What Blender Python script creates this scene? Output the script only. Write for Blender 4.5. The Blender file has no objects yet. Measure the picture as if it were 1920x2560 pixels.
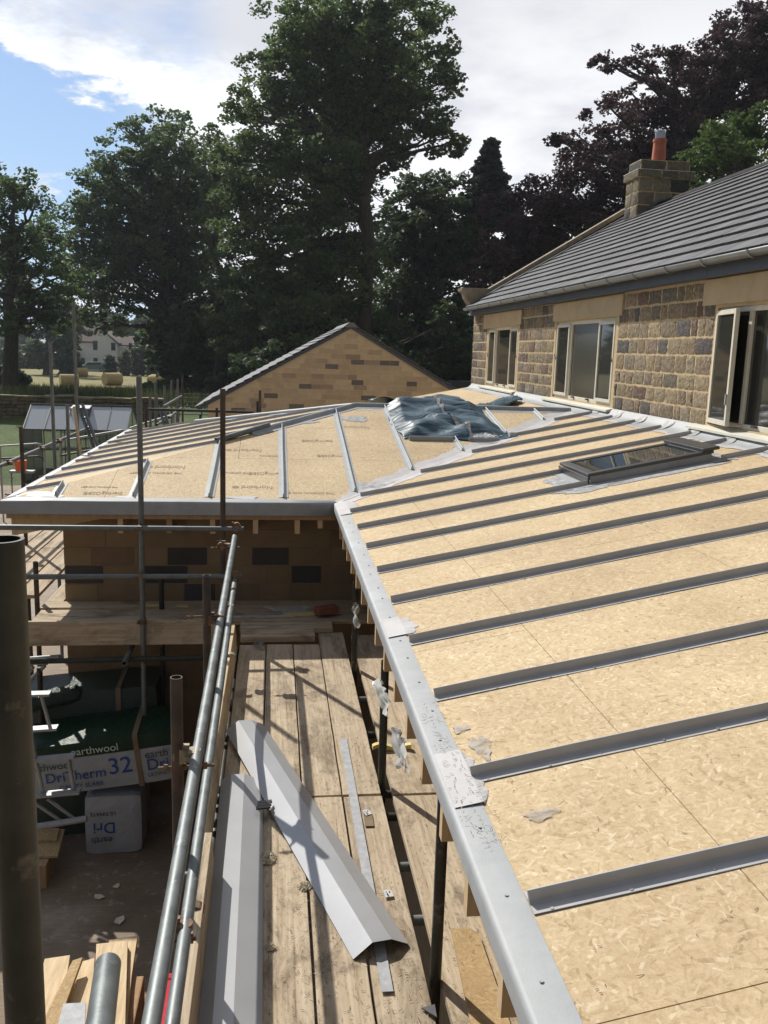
import bpy, math, random
import numpy as np
from mathutils import Vector, Matrix
rnd = random.Random(7); NR = np.random.RandomState(11)
SC = bpy.context.scene; COL = SC.collection
H0 = 4.6                      # camera height above the yard; coordinates below are written relative to the camera

# ------------------------------------------------------------------ camera
F, PI_, YA, RO = 2187.62, 0.18203, 0.12741, 0.03037
_fw = Vector((math.sin(YA)*math.cos(PI_), math.cos(YA)*math.cos(PI_), -math.sin(PI_)))
_r0 = Vector((math.cos(YA), -math.sin(YA), 0)); _u0 = _r0.cross(_fw)
_rt = math.cos(RO)*_r0 + math.sin(RO)*_u0; _up = -math.sin(RO)*_r0 + math.cos(RO)*_u0
cd = bpy.data.cameras.new('camera'); cam = bpy.data.objects.new('camera', cd); COL.objects.link(cam)
cd.sensor_fit = 'VERTICAL'; cd.sensor_height = 36; cd.sensor_width = 27; cd.lens = F/2560*36
cd.clip_start = 0.05; cd.clip_end = 5000
m = Matrix((_rt, _up, -_fw)).transposed().to_4x4(); m.translation = Vector((0, 0, H0)); cam.matrix_world = m
SC.camera = cam
def ray(px, py): return _fw + _rt*((px-960)/F) - _up*((py-1280)/F)
def U(px, py, **k):            # a measured point of the place: where the sight line meets a plane x=, y= or z=
    (a, v), = k.items(); i = 'xyz'.index(a); r = ray(px, py); return r*(v/r[i])
def UD(px, py, d): return ray(px, py)*d

# ------------------------------------------------------------------ light
SUND = Vector((0.58, -1.05, -1.0)).normalized()
ld = bpy.data.lights.new('sun', 'SUN'); ld.energy = 4.9; ld.angle = math.radians(0.55); ld.color = (1, 0.95, 0.87)
sun = bpy.data.objects.new('sun', ld); COL.objects.link(sun)
sun.rotation_euler = SUND.to_track_quat('-Z', 'Y').to_euler(); sun.location = (-20, 40, 60)
SC.view_settings.view_transform = 'Standard'; SC.view_settings.look = 'None'
SC.view_settings.exposure = 0.17; SC.view_settings.gamma = 1.0; SC.view_settings.use_curve_mapping = False
W = bpy.data.worlds.new('World'); SC.world = W; W.use_nodes = True
def world():
    nt = W.node_tree; N = nt.nodes; L = nt.links; N.clear()
    def nd(t, **k):
        n = N.new(t)
        for a, v in k.items(): setattr(n, a, v)
        return n
    def mth(op, a, b=None, c=None, clamp=False):
        n = nd('ShaderNodeMath', operation=op); n.use_clamp = clamp
        for i, v in enumerate((a, b, c)):
            if v is None: continue
            if isinstance(v, (int, float)): n.inputs[i].default_value = v
            else: L.new(v, n.inputs[i])
        return n.outputs[0]
    def sstep(x, a, b):
        n = nd('ShaderNodeMapRange', interpolation_type='SMOOTHSTEP'); L.new(x, n.inputs[0])
        n.inputs[1].default_value = a; n.inputs[2].default_value = b; return n.outputs[0]
    def noise(vec, sc, det=8, rough=.6):
        n = nd('ShaderNodeTexNoise'); L.new(vec, n.inputs['Vector']); n.inputs['Scale'].default_value = sc
        n.inputs['Detail'].default_value = det; n.inputs['Roughness'].default_value = rough; return n.outputs[0]
    def mix(f, a, b):
        n = nd('ShaderNodeMix', data_type='RGBA')
        if isinstance(f, (int, float)): n.inputs[0].default_value = f
        else: L.new(f, n.inputs[0])
        for i, v in ((6, a), (7, b)):
            if isinstance(v, tuple): n.inputs[i].default_value = (*v, 1)
            else: L.new(v, n.inputs[i])
        return n.outputs[2]
    sky = nd('ShaderNodeTexSky', sky_type='NISHITA'); sky.sun_disc = False
    sky.sun_elevation = math.radians(39.8); sky.sun_rotation = math.radians(-28.9) % (2*math.pi)
    skyc = nd('ShaderNodeVectorMath', operation='SCALE'); L.new(sky.outputs[0], skyc.inputs[0]); skyc.inputs[3].default_value = 1.0
    tc = nd('ShaderNodeTexCoord'); d = tc.outputs['Generated']
    sp = nd('ShaderNodeSeparateXYZ'); L.new(d, sp.inputs[0]); dx, dy, dz = sp.outputs
    mp = nd('ShaderNodeMapping'); L.new(d, mp.inputs[0]); mp.inputs['Scale'].default_value = (1.0, 1.0, 2.6); mp.inputs['Rotation'].default_value = (0, .25, 0)
    v = mp.outputs[0]
    n1 = noise(v, 3.0); n2 = noise(v, 9.0, 10, .62); n3 = noise(v, 2.2, 5, .55)
    # height above the slanting edge of the cloud sheet
    h = mth('SUBTRACT', dz, mth('MULTIPLY_ADD', dx, -.30, .196))
    n4 = noise(v, 26.0, 8, .65)
    h = mth('ADD', h, mth('MULTIPLY_ADD', n2, .16, -.08)); h = mth('ADD', h, mth('MULTIPLY_ADD', n4, .06, -.03))
    streak = mth('MULTIPLY', sstep(h, -.012, .012), sstep(h, .07, .02))
    veil = mth('MULTIPLY', sstep(h, .0, .03), mth('ADD', sstep(n1, .2, .6), .25, clamp=True))
    veil = mth('MULTIPLY', veil, sstep(dx, -.50, -.16))
    veil = mth('MAXIMUM', veil, mth('MULTIPLY', sstep(h, .02, .06), .45))
    right = sstep(mth('ADD', dx, mth('MULTIPLY_ADD', n1, .16, -.08)), -.17, -.06)
    low = mth('MULTIPLY', sstep(n2, .50, .57), mth('MULTIPLY', sstep(dz, .19, .15), sstep(dx, -.3, -.2)))
    lft = mth('MULTIPLY', sstep(dx, -.262, -.30), mth('MULTIPLY', sstep(mth('ABSOLUTE', mth('SUBTRACT', dz, .245)), .035, .01), sstep(n2, .44, .54)))
    cover = mth('MAXIMUM', mth('MAXIMUM', streak, veil), mth('MAXIMUM', right, mth('MAXIMUM', low, lft)))
    shade = sstep(mth('ADD', n3, mth('MULTIPLY_ADD', n2, .3, -.15)), .40, .60)
    cloud = mix(shade, (10.9, 11.0, 11.3), (7.9, 8.1, 8.7))
    cloud = mix(mth('MULTIPLY', mth('MULTIPLY', sstep(dx, -.1, .15), sstep(dz, .22, .42)), .8), cloud, (7.3, 7.45, 7.9))
    cloud = mix(streak, cloud, (11.5, 11.8, 12.2))
    blue = mix(sstep(dz, .05, .5), (4.3, 6.9, 10.4), (1.9, 4.1, 9.2))
    base = mix(.75, skyc.outputs[0], blue)
    # behind the camera and overhead: broken cloud
    back = sstep(n1, .42, .60)
    front = sstep(dy, -.05, .25)
    col = mix(cover, base, cloud)
    rear = mix(back, (1.5, 1.8, 2.45), (3.0, 3.0, 3.05))
    col = mix(front, rear, col)
    bg = nd('ShaderNodeBackground'); L.new(col, bg.inputs[0]); bg.inputs[1].default_value = 0.085
    o = nd('ShaderNodeOutputWorld'); L.new(bg.outputs[0], o.inputs[0])
world()

# ------------------------------------------------------------------ mesh and object helpers
def pv(p): return Vector(p)
class MB:
    def __init__(s): s.v = []; s.f = []; s.c = []; s.m = []
    def add(s, vs, fs, col=(1, 1, 1), mi=0):
        b = len(s.v); s.v += [tuple(x) for x in vs]
        for f in fs: s.f.append([b+i for i in f]); s.c.append(col); s.m.append(mi)
    def box(s, x0, x1, y0, y1, z0, z1, **k): s.frame(Vector((x0, y0, z0)), Vector((x1-x0, 0, 0)), Vector((0, y1-y0, 0)), Vector((0, 0, z1-z0)), **k)
    def frame(s, o, a, b, c, **k):
        vs = [o, o+a, o+a+b, o+b, o+c, o+a+c, o+a+b+c, o+b+c]
        s.add(vs, [(0, 3, 2, 1), (4, 5, 6, 7), (0, 1, 5, 4), (1, 2, 6, 5), (2, 3, 7, 6), (3, 0, 4, 7)], **k)
    def beam(s, p, q, w, h, up=(0, 0, 1), **k):          # box from p to q, w across, h along up, centred
        p = Vector(p); q = Vector(q); d = (q-p).normalized(); up = Vector(up)
        r = d.cross(up).normalized(); u = r.cross(d)
        s.frame(p-r*w/2-u*h/2, q-p, r*w, u*h, **k)
    def tube(s, p, q, r, n=16, hollow=0, r2=None, **k):
        p = Vector(p); q = Vector(q); d = (q-p).normalized(); r2 = r if r2 is None else r2
        a = d.orthogonal().normalized(); b = d.cross(a); vs = []; fs = []
        for j in range(n):
            t = 2*math.pi*j/n; e = a*math.cos(t)+b*math.sin(t); vs += [p+e*r, q+e*r2]
        for j in range(n):
            i = 2*j; k2 = 2*((j+1) % n); fs.append((i, k2, k2+1, i+1))
        if not hollow:
            fs += [[2*j for j in range(n)][::-1], [2*j+1 for j in range(n)]]
        else:
            ri = r-hollow
            for j in range(n):
                t = 2*math.pi*j/n; e = a*math.cos(t)+b*math.sin(t); vs += [p+e*ri, q+e*ri]
            for j in range(n):
                i = 2*j; k2 = 2*((j+1) % n); o = 2*n
                fs += [(o+i, o+i+1, o+k2+1, o+k2), (i+1, k2+1, o+k2+1, o+i+1), (i, o+i, o+k2, k2)]
        s.add(vs, fs, **k)
    def path(s, pts, r, n=10, **k):
        for a, b in zip(pts[:-1], pts[1:]): s.tube(a, b, r, n, **k)
        for a in pts[1:-1]: s.ball(a, r, 8, 6, **k)
    def ball(s, c, r, n=12, m_=8, sc=(1, 1, 1), **k):
        c = Vector(c); vs = []; fs = []
        for i in range(m_+1):
            for j in range(n):
                a = math.pi*i/m_; t = 2*math.pi*j/n
                vs.append(c+Vector((r*sc[0]*math.sin(a)*math.cos(t), r*sc[1]*math.sin(a)*math.sin(t), r*sc[2]*math.cos(a))))
        for i in range(m_):
            for j in range(n): fs.append((i*n+j, (i+1)*n+j, (i+1)*n+(j+1) % n, i*n+(j+1) % n))
        s.add(vs, fs, **k)
    def slab(s, poly, t, nrm=None, **k):                # polygon (list of points) thickened downward by vector/scalar t
        poly = [Vector(p) for p in poly]; n = len(poly)
        nn = Vector((0, 0, 0))
        for i in range(n): nn += poly[i].cross(poly[(i+1) % n])
        if nn.length < 1e-9: return
        off = Vector(nrm)*t if nrm is not None else -nn.normalized()*t
        vs = poly+[p+off for p in poly]
        fs = [list(range(n)), list(range(2*n-1, n-1, -1))]+[(i, n+i, n+(i+1) % n, (i+1) % n) for i in range(n)]
        s.add(vs, fs, **k)
    def grid(s, fn, nu, nv, **k):
        vs = [fn(i/nu, j/nv) for j in range(nv+1) for i in range(nu+1)]
        s.add(vs, [(j*(nu+1)+i, j*(nu+1)+i+1, (j+1)*(nu+1)+i+1, (j+1)*(nu+1)+i) for j in range(nv) for i in range(nu)], **k)
    def build(s, name, mat, parent=None, smooth=False, local=False, thick=0, bevel=0):
        vs = np.array(s.v, dtype=np.float64).reshape(-1, 3)
        if not local: vs[:, 2] += H0
        loc = Vector((0, 0, 0))
        if parent is not None:
            if not local: vs = vs-np.array(base_of(parent))
        elif not local:
            loc = Vector(((vs[:, 0].min()+vs[:, 0].max())/2, (vs[:, 1].min()+vs[:, 1].max())/2, vs[:, 2].min())); vs = vs-np.array(loc)
        me = bpy.data.meshes.new(name); me.from_pydata([tuple(map(float, v)) for v in vs], [], s.f)
        mats = mat if isinstance(mat, (list, tuple)) else [mat]
        for mm in mats: me.materials.append(mm)
        if len(mats) > 1: me.polygons.foreach_set('material_index', s.m)
        if any(c != (1, 1, 1) for c in s.c):
            at = me.color_attributes.new('Col', 'FLOAT_COLOR', 'CORNER'); arr = []
            for p in me.polygons: arr += [*s.c[p.index][:3], 1.0]*p.loop_total
            at.data.foreach_set('color', arr)
        me.update()
        o = bpy.data.objects.new(name, me); COL.objects.link(o); o.location = loc
        if parent is not None: o.parent = parent
        if smooth: smooth_angle(o, 40 if smooth is True else smooth)
        if thick: md = o.modifiers.new('thickness', 'SOLIDIFY'); md.thickness = thick
        if bevel: md = o.modifiers.new('bevel', 'BEVEL'); md.width = bevel; md.segments = 2; md.limit_method = 'ANGLE'
        return o
def smooth_angle(o, deg):
    me = o.data; me.polygons.foreach_set('use_smooth', [True]*len(me.polygons))
    import bmesh
    bm = bmesh.new(); bm.from_mesh(me); bmesh.ops.recalc_face_normals(bm, faces=bm.faces)
    a = math.radians(deg)
    for e in bm.edges:
        if len(e.link_faces) == 2 and e.calc_face_angle(0) > a: e.smooth = False
    bm.to_mesh(me); bm.free()
def base_of(o):
    p = Vector((0, 0, 0))
    while o is not None: p = p+Vector(o.location); o = o.parent
    return p
def tag(o, label=None, cat=None, group=None, kind=None):
    if label: o['label'] = label
    if cat: o['category'] = cat
    if group: o['group'] = group
    if kind: o['kind'] = kind
    return o
def thing(name, label, cat, loc=(0, 0, 0), group=None, local=False):
    o = bpy.data.objects.new(name, None); COL.objects.link(o); o.empty_display_size = .1
    o.location = (loc[0], loc[1], loc[2]+(0 if local else H0)); return tag(o, label, cat, group)
def clip(poly, planes):        # planes: (nx, ny, c) keep nx*x+ny*y <= c ; works on 2D tuples
    for (a, b, c) in planes:
        out = []
        for i in range(len(poly)):
            p, q = poly[i], poly[(i+1) % len(poly)]
            dp = a*p[0]+b*p[1]-c; dq = a*q[0]+b*q[1]-c
            if dp <= 0: out.append(p)
            if dp*dq < 0:
                t = dp/(dp-dq); out.append((p[0]+(q[0]-p[0])*t, p[1]+(q[1]-p[1])*t))
        poly = out
        if len(poly) < 3: return []
    return poly

# ------------------------------------------------------------------ materials
class NT:
    def __init__(s, name):
        s.m = bpy.data.materials.new(name); s.m.use_nodes = True; s.t = s.m.node_tree; s.b = s.t.nodes['Principled BSDF']
        s.tc = s.t.nodes.new('ShaderNodeTexCoord')
    def n(s, t, **k):
        x = s.t.nodes.new(t)
        for a, v in k.items(): setattr(x, a, v)
        return x
    def l(s, a, b): s.t.links.new(a, b)
    def map(s, sc=(1, 1, 1), rot=(0, 0, 0), loc=(0, 0, 0), src=None):
        x = s.n('ShaderNodeMapping'); s.l(src or s.tc.outputs['Object'], x.inputs[0])
        x.inputs['Scale'].default_value = sc; x.inputs['Rotation'].default_value = rot; x.inputs['Location'].default_value = loc; return x.outputs[0]
    def noise(s, vec, sc, det=6, rough=.6, dist=0):
        x = s.n('ShaderNodeTexNoise'); s.l(vec, x.inputs['Vector']); x.inputs['Scale'].default_value = sc
        x.inputs['Detail'].default_value = det; x.inputs['Roughness'].default_value = rough; x.inputs['Distortion'].default_value = dist; return x
    def ramp(s, fac, stops):
        x = s.n('ShaderNodeValToRGB'); s.l(fac, x.inputs[0]); e = x.color_ramp.elements
        while len(e) < len(stops): e.new(.5)
        for i, (p, c) in enumerate(stops): e[i].position = p; e[i].color = (*c, 1) if len(c) == 3 else c
        return x.outputs[0]
    def rng(s, fac, a, b, c=0, d=1):
        x = s.n('ShaderNodeMapRange'); s.l(fac, x.inputs[0])
        for i, v in enumerate((a, b, c, d)): x.inputs[i+1].default_value = v
        return x.outputs[0]
    def mix(s, f, a, b, bt='MIX'):
        x = s.n('ShaderNodeMix', data_type='RGBA', blend_type=bt)
        if isinstance(f, (int, float)): x.inputs[0].default_value = f
        else: s.l(f, x.inputs[0])
        for i, v in ((6, a), (7, b)):
            if isinstance(v, tuple): x.inputs[i].default_value = (*v, 1)
            else: s.l(v, x.inputs[i])
        return x.outputs[2]
    def col(s, c): s.l(c, s.b.inputs['Base Color'])
    def bump(s, h, st=.3, dist=.01):
        x = s.n('ShaderNodeBump'); x.inputs['Strength'].default_value = st; x.inputs['Distance'].default_value = dist
        s.l(h, x.inputs['Height']); s.l(x.outputs[0], s.b.inputs['Normal'])
    def set(s, rough=.7, metal=0, spec=.4):
        s.b.inputs['Roughness'].default_value = rough; s.b.inputs['Metallic'].default_value = metal; s.b.inputs['Specular IOR Level'].default_value = spec
def nm(name, c1, c2, sc=6, scl=(1, 1, 1), rough=.75, bump=.2, bsc=60, bd=.004, metal=0, spec=.4, attr=False, lo=.35, hi=.65, c3=None, sc3=1.5, a3=(.55, .7), rv=0):
    t = NT(name); t.set(rough, metal, spec); v = t.map(scl); n = t.noise(v, sc, 8, .65)
    c = t.ramp(n.outputs[0], [(lo, c1), (hi, c2)])
    if c3:
        n3 = t.noise(t.map(scl, loc=(3, 7, 1)), sc3, 6, .65); c = t.mix(t.rng(n3.outputs[0], *a3), c, c3)
    if attr:
        a = t.n('ShaderNodeAttribute', attribute_name='Col'); c = t.mix(1.0, c, a.outputs['Color'], 'MULTIPLY')
    t.col(c)
    if rv: t.l(t.rng(n.outputs[0], .3, .7, rough-rv, rough+rv), t.b.inputs['Roughness'])
    if bump: t.bump(t.noise(t.map(scl), bsc, 5, .6).outputs[0], bump, bd)
    return t.m
def osb(name='oriented_strand_board', tint=(1, 1, 1), dark=1.0):
    t = NT(name); t.set(.75, 0, .2)
    def M2(op, a, b):
        x = t.n('ShaderNodeMath', operation=op)
        for i, v in enumerate((a, b)):
            if isinstance(v, (int, float)): x.inputs[i].default_value = v
            else: t.l(v, x.inputs[i])
        return x.outputs[0]
    def layer(scale, loc, L, Wd):
        """one strand per cell, each turned its own way"""
        v = t.map((1, 1, 0), loc=loc); vo = t.n('ShaderNodeTexVoronoi', voronoi_dimensions='2D'); t.l(v, vo.inputs['Vector']); vo.inputs['Scale'].default_value = scale
        sp = t.n('ShaderNodeSeparateColor'); t.l(vo.outputs['Color'], sp.inputs[0])
        ro = t.n('ShaderNodeVectorRotate', rotation_type='Z_AXIS'); t.l(v, ro.inputs['Vector']); t.l(vo.outputs['Position'], ro.inputs['Center']); t.l(M2('MULTIPLY', sp.outputs[0], 3.1416), ro.inputs['Angle'])
        df = t.n('ShaderNodeVectorMath', operation='SUBTRACT'); t.l(ro.outputs[0], df.inputs[0]); t.l(vo.outputs['Position'], df.inputs[1])
        xy = t.n('ShaderNodeSeparateXYZ'); t.l(df.outputs[0], xy.inputs[0])
        m1 = M2('LESS_THAN', M2('ABSOLUTE', xy.outputs[0], 0), L); m2 = M2('LESS_THAN', M2('ABSOLUTE', xy.outputs[1], 0), M2('MULTIPLY_ADD', sp.outputs[2], Wd) if False else M2('ADD', M2('MULTIPLY', sp.outputs[2], Wd), Wd*.35))
        return M2('MULTIPLY', m1, m2), sp.outputs[1]
    d = dark; st = [(0, (.24*d, .16*d, .08*d)), (.05, (.40*d, .285*d, .15*d)), (.3, (.50*d, .365*d, .205*d)), (.75, (.575*d, .435*d, .255*d)), (.95, (.66*d, .53*d, .34*d)), (1, (.74*d, .63*d, .44*d))]
    n0 = t.noise(t.map((1, 1, .3)), 38, 5, .7, .8); c = t.ramp(n0.outputs[0], [(.3, (.42*d, .30*d, .165*d)), (.5, (.53*d, .39*d, .22*d)), (.7, (.60*d, .46*d, .28*d))]); last = None
    for k, (sc, L, Wd) in enumerate(((25, .020, .0075), (31, .016, .0055), (28, .019, .006), (37, .014, .0045), (43, .012, .003), (23, .022, .0035))):
        m, v = layer(sc, (3.1*k, 1.7*k, 0), L, Wd); c = t.mix(M2('MULTIPLY', m, .58), c, t.ramp(v, st)); last = v
    fine = t.noise(t.map((60, 60, 8)), 5, 3, .6); c = t.mix(1.0, c, t.ramp(fine.outputs[0], [(.3, (.88, .87, .85)), (.65, (1.04, 1.04, 1.04))]), 'MULTIPLY')
    dsp = t.noise(t.map((9, 18, 5)), 3.2, 4, .7); c = t.mix(t.rng(dsp.outputs[0], .69, .75, 0, .8), c, (.10, .06, .03))
    stn = t.noise(t.map(loc=(4, 4, 0)), .8, 6, .65); c = t.mix(1.0, c, t.ramp(stn.outputs[0], [(.36, (1.04, 1.04, 1.03)), (.66, (.83, .80, .77))]), 'MULTIPLY')
    c = t.mix(1.0, c, (1.03*tint[0], 1.09*tint[1], 1.19*tint[2]), 'MULTIPLY')
    t.col(c); t.bump(last, .10, .0015); return t.m
def board(name, along, base=(.40, .315, .215), dark=(.19, .135, .085), pale=(.52, .43, .31), seed=0):
    t = NT(name); t.set(.85, 0, .25)
    s = (26, .9, 26) if along == 'y' else (.9, 26, 26)
    oi = t.n('ShaderNodeObjectInfo'); cx = t.n('ShaderNodeVectorMath', operation='MULTIPLY_ADD'); cb = t.n('ShaderNodeCombineXYZ')
    for i in range(3): t.l(oi.outputs['Random'], cb.inputs[i])
    t.l(cb.outputs[0], cx.inputs[0]); cx.inputs[1].default_value = (37, 51, 23); t.l(t.tc.outputs['Object'], cx.inputs[2]); src = cx.outputs[0]
    g = t.noise(t.map(s, src=src), 1.6, 8, .7, .4); c = t.ramp(g.outputs[0], [(.28, dark), (.42, base), (.62, pale)])
    st = t.noise(t.map((3, 1.2, 3) if along == 'y' else (1.2, 3, 3), src=src), 1.4, 7, .72, .5); c = t.mix(t.rng(st.outputs[0], .50, .64), c, tuple(x*.45 for x in dark), 'MIX')
    c = t.mix(.62, t.ramp(g.outputs[0], [(.28, dark), (.42, base), (.62, pale)]), c)
    st2 = t.noise(t.map(src=src, loc=(9, 1, 4)), 5, 6, .7); c = t.mix(t.rng(st2.outputs[0], .56, .66, 0, .55), c, pale)
    sp = t.noise(t.map((40, 12, 40) if along == 'y' else (12, 40, 40), src=src), 1.5, 4, .6); c = t.mix(t.rng(sp.outputs[0], .66, .72, 0, .6), c, tuple(x*.5 for x in dark))
    t.col(c); t.bump(g.outputs[0], .5, .004); return t.m
MAT = {}
MAT['osb'] = osb()
MAT['osb_old'] = osb('osb_offcut', (.95, .85, .7), .85)
MAT['smear'] = nm('thin_resin_smear', (.43, .37, .30), (.50, .45, .39), 16, rough=.5, bump=.1, bsc=60, bd=.001)
MAT['patch'] = nm('thin_resin', (.37, .37, .375), (.43, .425, .425), 7, rough=.5, bump=.2, bsc=60, bd=.002)
MAT['trim'] = nm('grey_fibreglass', (.30, .315, .32), (.345, .36, .365), 9, rough=.55, bump=.25, bsc=180, bd=.002, c3=(.43, .45, .47), sc3=2.2, a3=(.5, .75))
MAT['trim_dark'] = nm('grey_fibreglass_rib', (.37, .37, .37), (.42, .42, .42), 9, rough=.5, bump=.2, bsc=150, bd=.002)
MAT['seam_pale'] = nm('pale_fibreglass_rib', (.33, .35, .35), (.39, .41, .41), 9, rough=.45, bump=.15, bsc=150, bd=.002)
MAT['resin'] = nm('pale_resin', (.44, .43, .43), (.52, .505, .50), 5, rough=.5, bump=.2, bsc=40, bd=.002, c3=(.40, .385, .375), sc3=4, a3=(.5, .8))
MAT['galv'] = nm('galvanised_tube', (.115, .13, .13), (.19, .205, .205), 9, (1, 1, 1), rough=.52, bump=.25, bsc=70, bd=.002, metal=.5, c3=(.30, .30, .29), sc3=19, a3=(.63, .70), rv=.1)
MAT['rust'] = nm('rusty_tube', (.05, .042, .036), (.105, .078, .06), 7, rough=.7, bump=.3, bsc=80, bd=.002, metal=.3, c3=(.15, .10, .07), sc3=5, a3=(.5, .7))
MAT['dark_tube'] = nm('dark_tube', (.028, .03, .026), (.055, .054, .046), 6, rough=.5, bump=.3, bsc=70, bd=.002, metal=.5, c3=(.13, .115, .09), sc3=14, a3=(.6, .7))
MAT['coupler'] = nm('rusty_coupler', (.10, .06, .04), (.28, .19, .12), 25, rough=.7, bump=.5, bsc=120, bd=.003, metal=.4)
MAT['coupler_z'] = nm('tarnished_coupler', (.20, .18, .13), (.34, .29, .20), 25, rough=.6, bump=.4, bsc=120, bd=.003, metal=.4)
for _n in ('patch', 'smear'):
    _m = MAT[_n]; _t = _m.node_tree; _b = _t.nodes['Principled BSDF']; _o = _t.nodes['Material Output']; _tr = _t.nodes.new('ShaderNodeBsdfTransparent'); _mx = _t.nodes.new('ShaderNodeMixShader'); _tc = _t.nodes.new('ShaderNodeTexCoord')
    _ns = _t.nodes.new('ShaderNodeTexNoise'); _ns.inputs['Scale'].default_value = 16; _ns.inputs['Detail'].default_value = 7; _t.links.new(_tc.outputs['Object'], _ns.inputs['Vector']); _mr = _t.nodes.new('ShaderNodeMapRange'); _t.links.new(_ns.outputs[0], _mr.inputs[0])
    for _i, _v in enumerate((.38, .58, .15 if _n == 'smear' else .6, .75 if _n == 'smear' else 1)): _mr.inputs[_i+1].default_value = _v
    _t.links.new(_mr.outputs[0], _mx.inputs[0]); _t.links.new(_tr.outputs[0], _mx.inputs[1]); _t.links.new(_b.outputs[0], _mx.inputs[2]); _t.links.new(_mx.outputs[0], _o.inputs[0])
MAT['by'] = board('weathered_board_lengthwise', 'y'); MAT['bx'] = board('weathered_board_crosswise', 'x')
MAT['toe'] = board('toe_board_wood', 'y', (.46, .35, .22), (.24, .17, .10), (.60, .48, .32))
MAT['timber'] = nm('raw_timber', (.50, .35, .19), (.62, .46, .27), 3, (12, 12, 1.2), rough=.75, bump=.25, bsc=12)
MAT['timber_pale'] = nm('fresh_timber', (.50, .36, .20), (.68, .53, .33), 3, (14, 1.2, 9), rough=.75, bump=.35, bsc=12, c3=(.36, .24, .13), sc3=4, a3=(.60, .72))
MAT['timber_dim'] = nm('brown_timber', (.30, .19, .10), (.40, .26, .14), 3, (12, 12, 1.2), rough=.8, bump=.25, bsc=12)
MAT['rock'] = nm('rock_faced_stone', (.55, .54, .52), (1.15, 1.1, 1.05), 22, rough=.9, bump=1.0, bsc=34, bd=.02, attr=True, spec=.2)
MAT['sawn'] = nm('sawn_stone', (.88, .86, .84), (1.04, 1.03, 1.02), 5, rough=.9, bump=.35, bsc=60, bd=.004, attr=True, spec=.2)
MAT['mortar'] = nm('sand_mortar', (.46, .355, .21), (.56, .44, .27), 12, rough=.95, bump=.5, bsc=90, bd=.004, spec=.15)
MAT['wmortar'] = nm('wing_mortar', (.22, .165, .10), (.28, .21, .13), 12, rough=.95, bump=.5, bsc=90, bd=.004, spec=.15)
MAT['lintel'] = nm('buff_lintel', (.44, .345, .21), (.52, .41, .26), 4, rough=.9, bump=.2, bsc=80, bd=.003, spec=.15)
MAT['gmortar'] = nm('gable_stone_base', (.68, .56, .38), (.72, .60, .42), 4, rough=.95, bump=.3, bsc=60, spec=.15)
MAT['slate'] = nm('slate_grey_tile', (.12, .122, .128), (.16, .162, .168), 5, spec=.2, rough=.8, bump=.25, bsc=90, bd=.002, attr=True)
MAT['lead'] = nm('lead', (.10, .105, .11), (.15, .155, .16), 7, rough=.5, bump=.2, bsc=20, metal=.2)
MAT['fascia'] = nm('blue_grey_fascia', (.055, .065, .085), (.07, .08, .10), 6, rough=.45, bump=.05)
MAT['gutter'] = nm('grey_gutter', (.12, .125, .125), (.16, .165, .16), 6, rough=.3, bump=.03, spec=.6)
MAT['cream'] = nm('cream_window_paint', (.60, .57, .46), (.68, .65, .55), 8, rough=.4, bump=.08, bsc=30)
MAT['cream_pale'] = nm('cream_sill_paint', (.62, .60, .50), (.70, .68, .58), 8, rough=.45, bump=.08, bsc=30)
MAT['coping'] = nm('mossy_coping_stone', (.20, .17, .12), (.34, .29, .21), 6, rough=.95, bump=.6, bsc=40, bd=.01)
MAT['pot'] = nm('terracotta', (.36, .105, .06), (.46, .15, .09), 6, rough=.8, bump=.1)
MAT['steel'] = nm('bright_steel', (.5, .5, .5), (.66, .66, .66), 9, rough=.3, metal=.9, bump=.05)
MAT['alu'] = nm('aluminium', (.26, .265, .265), (.36, .365, .365), 9, rough=.5, metal=.4, bump=.1)
MAT['sheet'] = nm('coated_sheet_metal', (.36, .37, .385), (.40, .41, .425), 3, rough=.34, bump=.03, bsc=9, spec=.55, metal=.15)
MAT['strip'] = nm('dusty_grey_strip', (.30, .31, .32), (.42, .43, .44), 20, rough=.6, bump=.2)
MAT['black'] = nm('black_plastic', (.015, .017, .018), (.03, .032, .032), 8, rough=.35, bump=.3, bsc=20, spec=.5)
MAT['ink'] = nm('print_ink', (.22, .155, .095), (.29, .21, .13), 20, rough=.8, bump=0)
MAT['white_tile'] = nm('white_bracket', (.7, .72, .73), (.8, .81, .82), 8, rough=.4, bump=.03)
MAT['foam'] = nm('yellow_foam', (.60, .46, .18), (.72, .58, .27), 9, rough=.9, bump=.5, bsc=40)
MAT['fluff'] = nm('mineral_fluff', (.50, .44, .32), (.68, .62, .48), 30, rough=1, bump=.8, bsc=90)
MAT['brick'] = nm('red_brick', (.22, .07, .04), (.30, .11, .06), 12, rough=.9, bump=.4)
MAT['red'] = nm('red_plastic', (.42, .03, .05), (.5, .05, .07), 8, rough=.4, bump=.02)
MAT['orange'] = nm('orange_plastic', (.75, .12, .03), (.8, .16, .04), 8, rough=.4, bump=.02)
MAT['bale'] = nm('straw_bale', (.36, .27, .11), (.52, .41, .20), 9, (1, 1, 1), rough=.95, bump=.8, bsc=30, bd=.03)
MAT['whitewash'] = nm('white_render_wall', (.72, .72, .74), (.8, .8, .82), 2, rough=.9, bump=.1)
MAT['dwin'] = nm('dark_window', (.02, .022, .025), (.03, .032, .035), 5, rough=.1, bump=0, spec=.6)
MAT['redroof'] = nm('brown_tile_roof', (.09, .065, .055), (.13, .09, .075), 3, rough=.9, bump=.3, bsc=10)
MAT['drystone'] = nm('drystone', (.6, .58, .52), (1.1, 1.05, .95), 5, rough=.95, bump=.8, bsc=14, bd=.03, attr=True, spec=.2)
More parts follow.
